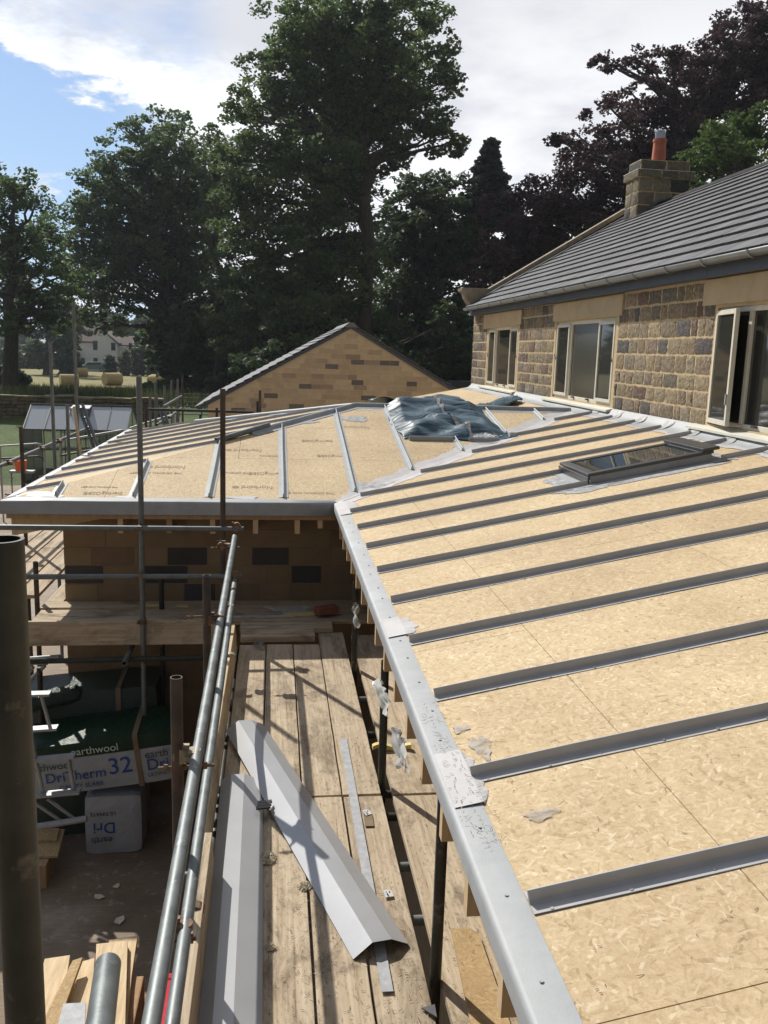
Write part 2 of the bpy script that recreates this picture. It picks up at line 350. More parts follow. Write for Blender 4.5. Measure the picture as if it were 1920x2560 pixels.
MAT['carblack'] = nm('black_car_paint', (.012, .013, .015), (.02, .021, .024), 3, rough=.25, bump=0, spec=.6)
MAT['carwhite'] = nm('white_car_paint', (.7, .7, .7), (.76, .76, .76), 3, rough=.3, bump=0)
MAT['carteal'] = nm('teal_car_paint', (.10, .19, .20), (.13, .22, .23), 3, rough=.3, bump=0)
MAT['rubber'] = nm('tyre_rubber', (.02, .02, .02), (.03, .03, .03), 3, rough=.9, bump=0)
MAT['fencewood'] = nm('grey_fence_wood', (.14, .12, .095), (.22, .19, .15), 4, (8, 8, 1), rough=.95, bump=.3)
MAT['bark'] = nm('bark', (.045, .038, .028), (.085, .07, .052), 3, (3, 3, .7), rough=.95, bump=.8, bsc=8, bd=.05)
MAT['greenframe'] = nm('dark_green_frame', (.02, .035, .03), (.03, .05, .04), 5, rough=.4, bump=0)
MAT['white_print'] = nm('white_pack_film', (.30, .325, .34), (.36, .38, .40), 4, rough=.4, bump=.8, bsc=7, bd=.03)
MAT['green_print'] = nm('green_pack_film', (.008, .028, .013), (.011, .038, .018), 4, rough=.45, bump=.8, bsc=8, bd=.03, spec=.25)
MAT['blue_ink'] = nm('blue_ink', (.01, .06, .24), (.015, .07, .27), 4, rough=.5, bump=0)
MAT['dark_ink'] = nm('dark_ink', (.05, .06, .06), (.07, .08, .08), 4, rough=.5, bump=0)
MAT['pale_ink'] = nm('pale_ink', (.5, .6, .5), (.55, .65, .55), 4, rough=.5, bump=0)
MAT['strap'] = nm('brown_strap_board', (.17, .12, .07), (.22, .16, .10), 9, rough=.8, bump=.1)
MAT['darkwrap'] = nm('dark_green_wrap', (.012, .03, .022), (.03, .055, .04), 12, (2, 9, 9), rough=.28, bump=.8, bsc=9, bd=.02, spec=.6)
def glass(name, c, rough, alpha=1.0, spec=.6):
    t = NT(name); t.set(rough, 0, spec); t.b.inputs['Base Color'].default_value = (*c, 1)
    if alpha < 1:
        tr = t.n('ShaderNodeBsdfTransparent'); mx = t.n('ShaderNodeMixShader'); out = t.t.nodes['Material Output']
        fr = t.n('ShaderNodeFresnel'); fr.inputs[0].default_value = 1.5
        g = t.n('ShaderNodeMath', operation='MULTIPLY_ADD'); t.l(fr.outputs[0], g.inputs[0]); g.inputs[1].default_value = 1.6; g.inputs[2].default_value = alpha; g.use_clamp = True
        t.l(g.outputs[0], mx.inputs[0]); t.l(tr.outputs[0], mx.inputs[1]); t.l(t.b.outputs[0], mx.inputs[2]); t.l(mx.outputs[0], out.inputs[0])
    return t.m
MAT['glass'] = glass('window_glass', (.035, .035, .03), .04, 1.0, .9)
MAT['blind'] = nm('drawn_curtain_behind_glass', (.055, .052, .042), (.075, .07, .056), 3, (1, 14, 1), rough=.12, bump=0, spec=.9)
MAT['skyglass'] = glass('rooflight_glass', (.02, .025, .025), .03, 1.0, 1.0)
MAT['ghglass'] = glass('greenhouse_glass', (.55, .60, .65), .15, .50, .6)
MAT['ghside'] = glass('greenhouse_side_glass', (.3, .36, .36), .15, .08, .4)
MAT['film'] = glass('clear_film', (.45, .45, .42), .3, .04, .4)
def tarpmat():
    t = NT('blue_grey_tarpaulin'); t.set(.45, 0, .32); n = t.noise(t.map(), 3, 4, .5)
    t.col(t.ramp(n.outputs[0], [(.35, (.03, .07, .10)), (.65, (.048, .095, .13))]))
    b = t.noise(t.map((1, 2.6, 1)), 3.2, 3, .5, .8); t.bump(b.outputs[0], .7, .05); return t.m
MAT['tarp'] = tarpmat()
def leafmat(name, c1, c2, c3, tl=.35):
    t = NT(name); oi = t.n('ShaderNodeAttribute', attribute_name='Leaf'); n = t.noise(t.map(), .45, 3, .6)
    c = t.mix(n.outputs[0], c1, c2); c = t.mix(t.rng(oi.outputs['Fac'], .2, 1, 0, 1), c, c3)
    t.col(c); t.set(.6, 0, .25); tr = t.n('ShaderNodeBsdfTranslucent'); t.l(c, tr.inputs[0])
    mx = t.n('ShaderNodeMixShader'); mx.inputs[0].default_value = tl; out = t.t.nodes['Material Output']
    t.l(t.b.outputs[0], mx.inputs[1]); t.l(tr.outputs[0], mx.inputs[2]); t.l(mx.outputs[0], out.inputs[0]); return t.m
MAT['leaf'] = leafmat('sycamore_leaves', (0.058, 0.101, 0.034), (0.091, 0.146, 0.047), (0.150, 0.202, 0.072), .45)
MAT['leaf2'] = leafmat('lime_leaves', (0.057, 0.100, 0.041), (0.086, 0.142, 0.051), (0.142, 0.196, 0.074), .45)
MAT['leafd'] = leafmat('dark_leaves', (0.039, 0.068, 0.029), (0.057, 0.094, 0.036), (0.091, 0.130, 0.052), .35)
MAT['beech'] = leafmat('copper_beech_leaves', (0.043, 0.026, 0.029), (0.065, 0.037, 0.040), (0.106, 0.065, 0.065), .3)
MAT['leafr'] = leafmat('bright_green_leaves', (.045, .085, .02), (.07, .12, .03), (.11, .16, .045), .4)
MAT['conifer'] = leafmat('conifer_needles', (0.026, 0.043, 0.029), (0.038, 0.058, 0.038), (0.060, 0.078, 0.050), .2)
MAT['blade'] = leafmat('tall_grass_blades', (.03, .055, .016), (.055, .08, .024), (.12, .13, .05), .3)

def ground_mat(kind):
    t = NT('ground_'+kind); t.set(.9, 0, .3)
    if kind == 'concrete':
        a = t.noise(t.map(), .55, 8, .68); c = t.ramp(a.outputs[0], [(.35, (.15, .105, .07)), (.5, (.24, .18, .125)), (.62, (.38, .32, .25))])
        r = t.noise(t.map((2.5, 30, 1)), 1.3, 7, .8, .3); c = t.mix(1, c, t.ramp(r.outputs[0], [(.3, (.78, .76, .73)), (.7, (1.1, 1.1, 1.08))]), 'MULTIPLY')
        s = t.noise(t.map(), 7, 6, .7); c = t.mix(t.rng(s.outputs[0], .56, .68, 0, .6), c, (.46, .42, .36)); t.l(t.rng(a.outputs[0], .4, .6, .55, .95), t.b.inputs['Roughness'])
        far = t.n('ShaderNodeSeparateXYZ'); t.l(t.tc.outputs['Object'], far.inputs[0])
        c = t.mix(t.rng(far.outputs[1], 11, 15, 0, .75), c, (.42, .385, .33)); t.bump(r.outputs[0], .6, .01)
    elif kind == 'grass':
        a = t.noise(t.map(), .3, 6, .65); c = t.ramp(a.outputs[0], [(.35, (.045, .08, .018)), (.65, (.10, .15, .035))])
        b = t.noise(t.map(), 9, 5, .7); c = t.mix(1, c, t.ramp(b.outputs[0], [(.3, (.6, .6, .6)), (.7, (1.3, 1.3, 1.2))]), 'MULTIPLY'); t.bump(b.outputs[0], 1, .08)
    else:
        a = t.noise(t.map((1, 3, 1)), .12, 7, .65); c = t.ramp(a.outputs[0], [(.35, (.15, .135, .042)), (.65, (.25, .21, .075))])
        b = t.noise(t.map((1, 4, 1)), 2.5, 5, .7); c = t.mix(t.rng(b.outputs[0], .5, .7, 0, .6), c, (.13, .15, .04)); t.bump(b.outputs[0], 1, .1)
    t.col(c); return t.m

# ------------------------------------------------------------------ the ground
def lerp(a, b, t): return a+(b-a)*t
def tz(x, y):
    P = [(-80, -4.6), (30, -4.6), (40.7, -3.5), (41.4, -2.72), (52, -3.0), (66, -3.75), (88, -4.25), (150, -4.55), (260, -4), (900, 0)]
    Q = [(-80, -4.6), (26, -4.6), (40.7, -3.0), (41.4, -2.9), (52, -3.1), (66, -3.75), (88, -4.25), (150, -4.55), (260, -4), (900, 0)]
    def ev(L):
        for (a, za), (b, zb) in zip(L[:-1], L[1:]):
            if a <= y <= b: return lerp(za, zb, (y-a)/(b-a))
        return L[-1][1]
    w = min(1, max(0, (x+6.5)/2.5)); return lerp(ev(P), ev(Q), w)+.05*math.sin(x*.31)*math.sin(y*.23)*(1 if y > 31 else 0)
def terrain():
    xs = sorted(set([-900, -500, -300, -200, -140, -100, -80]+[-70+2*i for i in range(52)]+[-6.5, -5.25, -4.0, 40, 60, 90, 130, 200, 400, 900]))
    ys = sorted(set([-80, -40, -20, -10]+list(range(-5, 40, 1))+[40.7, 41.4]+[42+i*1.5 for i in range(30)]+[90+6*i for i in range(14)]+[190, 220, 260, 320, 420, 600, 900]))
    mb = MB(); nx = len(xs); vs = [(x, y, tz(x, y)) for y in ys for x in xs]; fs = []
    mb.add(vs, [])
    for j in range(len(ys)-1):
        for i in range(nx-1):
            yc = (ys[j]+ys[j+1])/2; xc = (xs[i]+xs[i+1])/2
            mi = 0 if yc < 29 else (2 if (yc > 62 and xc < -7) else 1)
            if yc < 29 and xc > 14: mi = 1
            mb.f.append([j*nx+i, j*nx+i+1, (j+1)*nx+i+1, (j+1)*nx+i]); mb.c.append((1, 1, 1)); mb.m.append(mi)
    o = mb.build('ground', [ground_mat('concrete'), ground_mat('grass'), ground_mat('field')], smooth=80); tag(o, kind='structure')
terrain()

# ------------------------------------------------------------------ stone walling
def jit(c, r, a): k = 1+r.uniform(-a, a); return tuple(max(0, x*k*(1+r.uniform(-.03, .03))) for x in c)
def stones(mb, O, ux, uz, rects, rowh, lens, pal, gap=.012, proud=.012, rough=.0, seed=1, dark=None, nrm=None, sub=3, poly=None):
    """courses of stones as pillows on the plane O + a*ux + b*uz inside each rect (a0,a1,b0,b1)"""
    r = random.Random(seed); O = Vector(O); ux = Vector(ux); uz = Vector(uz); n = Vector(nrm)
    for (a0, a1, b0, b1) in rects:
        k = max(1, round((b1-b0)/rowh)); hs = [1+r.uniform(-.12, .12)*(1 if rough else 0) for _ in range(k)]; S = sum(hs); b = b0
        for row in range(k):
            h = hs[row]/S*(b1-b0); a = a0
            while a < a1-.001:
                L = r.uniform(*lens)
                if a+L > a1-lens[0]*.6: L = a1-a
                x0, x1, y0, y1 = a+gap/2, a+L-gap/2, b+gap/2, b+h-gap/2
                ok = True
                if poly is not None: ok = all(poly(x, y) for x in (x0, x1) for y in (y0, y1))
                if ok and x1-x0 > .02:
                    c = pal[min(len(pal)-1, int(r.random()**1.0*len(pal)))]
                    if dark is not None:
                        hit = [d for d in dark if x0 <= d[0] <= x1 and y0 <= d[1] <= y1]
                        c = pal[0] if not hit else hit[0][2]
                        if not hit and r.random() < .25: c = pal[1]
                    c = jit(c, r, .14 if rough else .09); m_ = sub
                    e = min(.012, (y1-y0)*.12) if rough else .003; vs = []
                    for j in range(m_+1):
                        for i in range(m_+1):
                            edge = i in (0, m_) or j in (0, m_)
                            u = lerp(x0, x1, i/m_)+(r.uniform(-e, e) if rough else 0); v = lerp(y0, y1, j/m_)+(r.uniform(-e, e)*.7 if rough else 0)
                            p = (0.0 if edge else proud*(1+r.uniform(-.5, .7)*(1 if rough else 0)))
                            if edge: p = proud*.4 if rough else proud
                            if not rough: p = proud
                            vs.append(O+ux*u+uz*v+n*p)
                    fs = [(j*(m_+1)+i, j*(m_+1)+i+1, (j+1)*(m_+1)+i+1, (j+1)*(m_+1)+i) for j in range(m_) for i in range(m_)]
                    # skirt back into the wall
                    bd = [i for i in range(m_+1)]+[(j)*(m_+1)+m_ for j in range(1, m_+1)]+[m_*(m_+1)+i for i in range(m_-1, -1, -1)]+[j*(m_+1) for j in range(m_-1, 0, -1)]
                    nb = len(vs); vs += [Vector(vs[i])-n*(.02) for i in bd]
                    for q in range(len(bd)): fs.append((bd[q], nb+q, nb+(q+1) % len(bd), bd[(q+1) % len(bd)]))
                    mb.add(vs, fs, col=c)
                a += L
            b += h

# ------------------------------------------------------------------ extension roof
S_ = .1995; XE, ZE = .669, -1.437; XO = .580; ZO = ZE-S_*(XE-XO)     # eave line of the long slope
YF, XL = 8.26, -2.484; W2 = 3.552; YR = YF+W2; YB = YF+2*W2; XW = 4.20; YEND = 19.0
def main_z(x): return ZO+S_*(x-XO)
def wing_z(x, y): return ZO+S_*min(y-YF, YB-y, x-XL)
def roof_z(x, y):
    a = main_z(x) if x > XO-.001 else -9; b = wing_z(x, y) if YF-.001 <= y <= YB+.001 and x >= XL-.001 else -9
    return max(a, b)
ext = thing('extension_building', 'low stone extension with bare strand board roof and grey ribs against the old house', 'building', (1.2, 8.7, -4.6))
def on(x, y, z, h=0): return Vector((x, y, z+h))
def deck():
    mb = MB(); T = .018
    def panels(reg, fz, ax, x0, y0, dx, dy):
        i = 0
        for gx in np.arange(x0, x0+40*dx, dx):
            i += 1; off = (.5*dy if i % 2 else 0)
            for gy in np.arange(y0-dy+off, y0+30*dy, dy):
                g = .0018; pts = [(gx+g, gy+g), (gx+dx-g, gy+g), (gx+dx-g, gy+dy-g), (gx+g, gy+dy-g)]
                if ax: pts = [(q, p) for p, q in pts][::-1]
                q = clip(pts, reg)
                if len(q) >= 3: mb.slab([on(x, y, fz(x, y)) for x, y in q], T, (0, 0, -1))
    fm = lambda x, y: main_z(x); fw_ = lambda x, y: ZO+S_*(y-YF); fb = lambda x, y: ZO+S_*(YB-y); fl = lambda x, y: ZO+S_*(x-XL)
    # long slope, minus the valleys of the wing: y-YF < x-XO region in front; behind: YB-y < x-XO
    panels([(-1, 0, -XO), (1, 0, XW), (0, 1, YF)], fm, 0, 1.235-1.2, -2.0, 1.2, 2.4)
    panels([(0, -1, -YF), (-1, 0, -XO), (1, 0, XW), (-1, 1, YF-XO), (0, 1, YR)], fm, 0, 1.235-1.2, -2.0, 1.2, 2.4)
    panels([(1, 0, XW), (0, 1, YEND), (0, -1, -YR), (-1, -1, -(YB+XO)), (-1, 0, -XO)], fm, 0, 1.235-1.2, -2.0, 1.2, 2.4)
    panels([(0, -1, -YF), (0, 1, YR), (-1, 1, YF-XL), (1, -1, XO-YF)], fw_, 1, YF+.1, XL-.3, 1.2, 2.4)
    panels([(0, 1, YB), (0, -1, -YR), (-1, -1, -(YB+XL)), (1, 1, YB+XO)], fb, 1, YR, XL, 1.2, 2.4)
    panels([(-1, 0, -XL), (1, -1, XL-YF), (1, 1, YB+XL)], fl, 0, XL+.1, YF, 1.2, 2.4)
    mb.build('roof_deck', MAT['osb'], ext)
deck()
def underdeck():
    mb = MB(); d = -.03
    P = lambda x, y: (x, y, roof_z(x, y)+d)
    mb.slab([P(XO+.02, -2), P(XW+.1, -2), P(XW+.1, YR), P(XO+W2, YR), P(XO+.02, YF)], .02, (0, 0, -1))
    mb.slab([P(XL+.03, YF+.03), P(XO, YF+.03), P(XO+W2, YR), P(XL+W2, YR)], .02, (0, 0, -1))
    mb.slab([P(XL+W2, YR), P(XO+W2, YR), P(XO, YB-.03), P(XL+.03, YB-.03)], .02, (0, 0, -1))
    mb.slab([P(XL+.03, YF+.03), P(XL+W2, YR), P(XL+.03, YB-.03)], .02, (0, 0, -1))
    mb.slab([P(XO+W2, YR), P(XW+.1, YR), P(XW+.1, YEND-.05), P(XO+.02, YEND-.05), P(XO+.02, YB)], .02, (0, 0, -1))
    mb.build('roof_underlay', MAT['timber_dim'], ext)
underdeck()
def trim():
    # eave trim: rounded drip edge, profile swept along the eaves: (in, up)
    PROF = [(.098, -.001), (.098, .0035), (.008, .0065), (-.002, .004), (-.007, -.003), (-.0085, -.014), (-.0085, -.118), (-.003, -.122), (.012, -.112)]
    def sweep(p, q, inward, slope_in, mit0=0, mit1=0, name='eave_trim', mat='trim', dep=0):
        prof = [(a, b if b > -.05 else b+dep) for a, b in PROF]
        p = Vector(p); q = Vector(q); inward = Vector(inward); d = (q-p).normalized(); mb = MB(); L = (q-p).length; n = max(1, int(L/.4)); vs = []
        for i in range(n+1):
            for (a, b) in prof:
                s = L*i/n+(mit0*a*(1-i/n))-(mit1*a*(i/n)); wob = .0012*math.sin(i*2.1+a*30)
                vs.append(p+d*s+inward*a+Vector((0, 0, b+max(a, 0)*slope_in+wob)))
        k = len(prof); fs = [(i*k+j, i*k+j+1, (i+1)*k+j+1, (i+1)*k+j) for i in range(n) for j in range(k-1)]
        mb.add(vs, fs); return mb.build(name, MAT[mat], ext, smooth=50, thick=.003)
    sweep((XO, -1.5, ZO), (XO, YF, ZO), (1, 0, 0), S_, 0, 0, dep=.055)
    sweep((XL, YF, ZO), (XO, YF, ZO), (0, 1, 0), S_, 1, 0)
    sweep((XL, YB, ZO), (XL, YF, ZO), (1, 0, 0), S_, 1, 1)
    sweep((XO, YB, ZO), (XO, YEND, ZO), (1, 0, 0), S_, 0, 0)
    # far verge strip
    mb = MB(); mb.slab([on(XO, YEND-.05, main_z(XO), .004), on(XW, YEND-.05, main_z(XW), .004), on(XW, YEND+.02, main_z(XW), .004), on(XO, YEND+.02, main_z(XO), .004)], .06, (0, 0, -1)); mb.build('verge_trim', MAT['timber'], ext)
    # screws of the trim
    r = random.Random(3); y = 1.75; mb = MB()
    while y < 8:
        x = XO+.055+r.uniform(-.012, .012); z = roof_z(x, y)+.0065
        mb.tube((x, y, z), (x, y, z+.0025), .0055, 8); y += r.uniform(.22, .42)
    tag(mb.build('trim_screws', MAT['trim_dark'], ext), kind='stuff')
trim()
def blob(path_l, path_r, h, name='resin_band', mat='resin', seed=2, am=.03, step=.05):
    """irregular band between two polylines on the roof"""
    r = random.Random(seed)
    def res(P):
        out = []
        for a, b in zip(P[:-1], P[1:]):
            L = math.dist(a, b); n = max(1, int(L/step))
            for i in range(n): out.append((lerp(a[0], b[0], i/n), lerp(a[1], b[1], i/n)))
        return out+[P[-1]]
    A = res(path_l); n = len(A); B0 = res(path_r); B = [B0[min(len(B0)-1, round(i*(len(B0)-1)/(n-1)))] for i in range(n)]
    ph = [r.uniform(0, 6) for _ in range(6)]
    def w(i, k): s = i*step; return am*(.5*math.sin(s*7+ph[k])+.35*math.sin(s*17+ph[k+1])+.3*math.sin(s*41+ph[k+2])+r.uniform(-.25, .25))
    vs = []
    for i in range(n):
        a, b = Vector(A[i]), Vector(B[i]); d = (b-a).normalized() if (b-a).length > 1e-6 else Vector((1, 0))
        a = a-d*w(i, 0); b = b+d*w(i, 3)
        for k in range(4):
            p = a.lerp(b, k/3); vs.append((p.x, p.y, roof_z(p.x, p.y)+h))
    mb = MB(); mb.add(vs, [(i*4+k, i*4+k+1, i*4+k+5, i*4+k+4) for i in range(n-1) for k in range(3)]); return mb.build(name, MAT[mat], ext, thick=.0)
# valley: from eave corner up to the ridge end
v0 = (XO+.02, YF+.02); v1 = (XO+W2, YR)
def off(p, d, s): return (p[0]+d[0]*s, p[1]+d[1]*s)
blob([off(v0, (-1, 1), .02), off(v0, (-1, 1), .02), (v0[0]+.2, v0[1]+.42), off(v1, (-1, 1), .13), off(v1, (-1, .3), .1)], [off(v0, (1, -1), .14), (v0[0]+.35, v0[1]+.10), (v0[0]+1.3, v0[1]+1.05), off(v1, (1, -1), .14), off(v1, (1, -.6), .16)], .0035, 'valley_resin', seed=5)
mb = MB(); vv = []
for i in range(41):
    t = i/40; x = v0[0]+(v1[0]-v0[0])*t; y = v0[1]+(v1[1]-v0[1])*t
    for k in (-.045, 0, .045): vv.append((x+k*.7, y-k*.7, roof_z(x+k*.7, y-k*.7)+.007))
mb.add(vv, [(i*3+k, i*3+k+1, i*3+k+4, i*3+k+3) for i in range(40) for k in range(2)]); mb.build('valley_crease', MAT['resin'], ext)
# patches at trim joints, pale corner, apron band below the old house wall
for k, (ya, yb, w_) in enumerate(((2.55, 2.93, .055), (4.25, 4.55, .10), (7.6, 8.24, .12))):
    r = random.Random(k+20); mb = MB(); top = []; n = 14
    for i in range(n+1):
        y = lerp(ya, yb, i/n); x1 = XO+.09+w_*math.sin(math.pi*min(1, max(0, i/n)))**.35*(.6+.4*r.random())
        top.append((y, x1))
    vs = []
    for y, x1 in top:
        for x in (XO+.006, XO+.05, XO+.1, max(XO+.105, x1)): vs.append((x, y, roof_z(x, y)+(.0115 if x < XO+.101 else .0025)))
    mb.add(vs, [(i*4+j, i*4+j+1, i*4+j+5, i*4+j+4) for i in range(n) for j in range(3)])
    mb.build('resin_patch', MAT['resin'], ext)
for k, (x, y, rx, ry) in enumerate(((.76, 2.93, .035, .09), (.83, 2.42, .05, .03), (.72, 3.10, .03, .03), (-2.2, 8.42, .22, .07), (-1.35, 8.38, .12, .03), (-.3, 8.39, .16, .035), (1.0, 8.75, .2, .12), (2.55, 6.82, .25, .10), (2.5, 7.2, .16, .3), (3.2, 6.84, .5, .09), (3.75, 7.2, .12, .35), (1.0, 11.2, .2, .12), (.35, 11.0, .2, .05))):
    r = random.Random(k+70); mb = MB(); pts = []
    for i in range(26):
        t = 2*math.pi*i/26; q = 1+.22*math.sin(3*t+k)+.12*math.sin(7*t+2*k)+r.uniform(-.05, .05); px_, py_ = x+rx*q*math.cos(t), y+ry*q*math.sin(t)
        pts.append((px_, py_, roof_z(px_, py_)+.0045))
    mb.slab(pts, .002, (0, 0, -1)); mb.build('resin_patch', MAT['resin' if x < 0 else 'smear' if y < 4 else 'patch'], ext)
def seam(p, q, mat, inset=.0, hh=.039, fl=.048, name='roof_rib', screws=False):
    """upside-down T profile of grey glass fibre"""
    p = Vector(p); q = Vector(q); d = (q-p).normalized(); up = Vector((0, 0, 1)); s = d.cross(up).normalized(); u = s.cross(d); t = .008
    pr = [(-fl, .0015), (-fl, .004), (-t-.006, .006), (-t, .013), (-t+.002, hh), (-.002, hh+.004), (.002, hh+.004), (t-.002, hh), (t, .013), (t+.006, .006), (fl, .004), (fl, .0015)]
    L = (q-p).length; n = max(1, int(L/.35)); k = len(pr); vs = []; r = random.Random(int(abs(p.x*7+p.y*131)*10))
    for i in range(n+1):
        w = r.uniform(-.002, .002)
        for a, b in pr: vs.append(p+d*(L*i/n)+s*(a+w)+u*(b+(.0015*math.sin(i*1.7+a*20))))
    fs = [(i*k+j, (i+1)*k+j, (i+1)*k+j+1, i*k+j+1) for i in range(n) for j in range(k-1)]
    fs.append([n*k+j for j in range(k)]); fs.append([j for j in range(k)][::-1])
    mb = MB(); mb.add(vs, fs)
    if screws:
        q_ = random.Random(int(p.y*10)); t_ = .05
        while t_ < L:
            c = p+d*t_+s*(.037+q_.uniform(-.004, .004))+u*.0042; mb.tube(c, c+u*.0028, .0058, 8, mi=1); t_ += q_.uniform(.17, .24)
    return mb.build(name, [mat, MAT['steel']], ext, smooth=35)
SK = (2.63, 3.70, 6.975, 7.69)          # rooflight x0,x1,y0,y1 of its kerb
for k in range(-4, 9):
    y = 2.029+.7044*k; x0 = XE+.012; x1 = XW-.03
    segs = [(x0, x1)]
    if k == 7: segs = [(x0, SK[0]-.0)]
    if k == 8: segs = [(x0, SK[0]), (SK[1]+.02, x1)]
    if k == 7: segs.append((SK[1]+.06, x1))
    for a, b in segs:
        seam((a, y, main_z(a)), (b, y, main_z(b)), MAT['trim_dark'], screws=k < 5)
for k in range(9, 14):
    y = 2.029+.7044*k; x0 = XO+(y-YF)+.15; seam((x0, y, main_z(x0)), (XW-.03, y, main_z(XW-.03)), MAT['trim_dark'])
for i, x in enumerate((-2.03, -1.322, -.614, .093, .80, 1.475, 2.17, 2.87, 3.55)):
    y0 = max(8.345, YF+max(0, x-XO)+.14); y1 = min(YF+(x-XL)+.0, YR-.03)
    if x > XO: y0 = YF+(x-XO)+.10
    seam((x, y0, ZO+S_*(y0-YF)), (x, y1, ZO+S_*(y1-YF)), MAT['seam_pale'])
for i, y in enumerate(8.70+.7044*q for q in range(10)):
    x0 = XL+.12; x1 = XL+min(y-YF, YB-y)+.01; seam((x0, y, ZO+S_*(x0-XL)), (x1, y, ZO+S_*(x1-XL)), MAT['trim_dark'], hh=.033)
def ridge_bar(p, q, w=.06, h=.05, band=.11, hollow=False):
    p = Vector(p); q = Vector(q); d = (q-p).normalized(); s = d.cross(Vector((0, 0, 1))).normalized(); mb = MB(); L = (q-p).length; n = max(1, int(L/.3)); vs = []
    pr = []
    dr = S_ if abs(d.y) < .01 or abs(d.x) < .01 else S_/math.sqrt(2)
    for a in (-band, -w*.6): pr.append((a, -abs(a)*dr+.006))
    for i in range(7): t = math.pi*(1-i/6); pr.append((w*.5*math.cos(t), h*(.35+.65*math.sin(t))))
    for a in (w*.6, band): pr.append((a, -abs(a)*dr+.006))
    for i in range(n+1):
        for a, b in pr: vs.append(p+d*(L*i/n)+s*a+Vector((0, 0, b+.002*math.sin(i*2.3))))
    k = len(pr); mb.add(vs, [(i*k+j, (i+1)*k+j, (i+1)*k+j+1, i*k+j+1) for i in range(n) for j in range(k-1)]+[[j for j in range(2, 9)][::-1], [n*k+j for j in range(2, 9)]])
    return mb
zr = ZO+S_*W2
A_ = (XL+W2, YR, zr); B_ = (XO+W2-.05, YR, zr)
ridge_bar(A_, B_).build('ridge_trim', MAT['trim'], ext, smooth=40)
hp = lambda t: (XL+W2*t, YF+W2*t, ZO+S_*W2*t)
ridge_bar(hp(.62), A_).build('hip_trim', MAT['trim'], ext, smooth=40)
hb = lambda t: (XL+W2*t, YB-W2*t, ZO+S_*W2*t)
ridge_bar(hb(.35), A_).build('hip_trim', MAT['trim'], ext, smooth=40)
def rect_tube():
    mb = MB(); p = Vector(hp(.515)); q = Vector(hp(.68)); p.z += .03; q.z += .05
    mb.tube(p, q, .034, 16, hollow=.006); mb.build('hip_roll', MAT['galv'], ext, smooth=40)
rect_tube()
def bandpoly(pts, mat, name, h):
    mb = MB(); mb.slab([(x, y, roof_z(x, y)+h) for x, y in pts], .002, (0, 0, -1)); mb.build(name, mat, ext)
blob([(XL+W2*.66, YF+W2*.66-.16), (XL+W2-.02, YR-.17), (XO+W2-.3, YR-.15)], [(XL+W2*.66, YF+W2*.66-.04), (XL+W2, YR-.03), (XO+W2-.3, YR-.03)], .003, 'resin_band', seed=9, am=.02)
# coved apron against the old house
mb = MB(); pr = [(XW-.13, .004), (XW-.04, .006), (XW+.0, .012), (XW+.035, .03), (XW+.06, .055), (XW+.078, .068), (XW+.085, .078)]; vs = []; n = 80
for i in range(n+1):
    y = lerp(-1.5, YEND-.02, i/n)
    for (x, b) in pr: vs.append((x+.003*math.sin(i*1.9), y, main_z(x)+b+(.004*math.sin(i*.9+b*9) if x < XW-.1 else 0)))
k = len(pr); mb.add(vs, [(i*k+j, (i+1)*k+j, (i+1)*k+j+1, i*k+j+1) for i in range(n) for j in range(k-1)]); mb.build('wall_apron', MAT['trim'], ext, smooth=60)
blob([(XW-.17, 4), (XW-.17, 11.5)], [(XW-.1, 4), (XW-.1, 11.5)], .005, 'apron_resin', seed=8, am=.03)
for k in range(5, 14):
    y = 2.029+.7044*k; mb = MB(); mb.grid(lambda u, v: Vector((XW-.10+.17*u, y-.11+.2*v+.02*math.sin(9*u+k), main_z(XW-.10+.17*u)+.006+.065*u**2.2+.006*math.sin(math.pi*v))), 6, 6); mb.build('resin_patch', MAT['patch'], ext, smooth=60)
# rafter tails, soffit board, hip rafter
mb = MB(); mb.box(XO+.03, XO+.045, -1.2, YF+.01, ZO-.115, ZO-.062); mb.box(XL+.04, XO+.01, YF+.013, YF+.03, ZO-.165, ZO-.121); mb.build('soffit_board', MAT['timber_dim'], ext)
for i in range(22):
    y = 8.05-.43*i; mb = MB(); mb.frame(Vector((XO+.035, y-.022, ZO-.30)), Vector((.42, 0, 0)), Vector((0, .045, 0)), Vector((0, 0, .26))); mb.build('rafter_tail', MAT['timber'], ext)
for i, px in enumerate((302, 424, 532, 639, 743, 800)):
    x = U(px, 1320, y=YF+.06).x; mb = MB(); mb.frame(Vector((x-.024, YF+.035, ZO-.305 if i < 5 else ZO-.25)), Vector((.048, 0, 0)), Vector((0, .36, 0)), Vector((0, 0, .26))); mb.build('rafter_tail', MAT['timber' if i != 1 else 'timber_dim'], ext)
mb = MB(); mb.slab([(XL+.07, YF+.06, ZO-.125), (XL+.07, YF+.06, ZO-.34), (XL+.5, YF+.25, ZO-.27), (XL+1.1, YF+.3, ZO-.165), (XL+1.1, YF+.3, ZO-.125)], .04, (0, 1, 0)); mb.build('hip_rafter', MAT['timber'], ext)
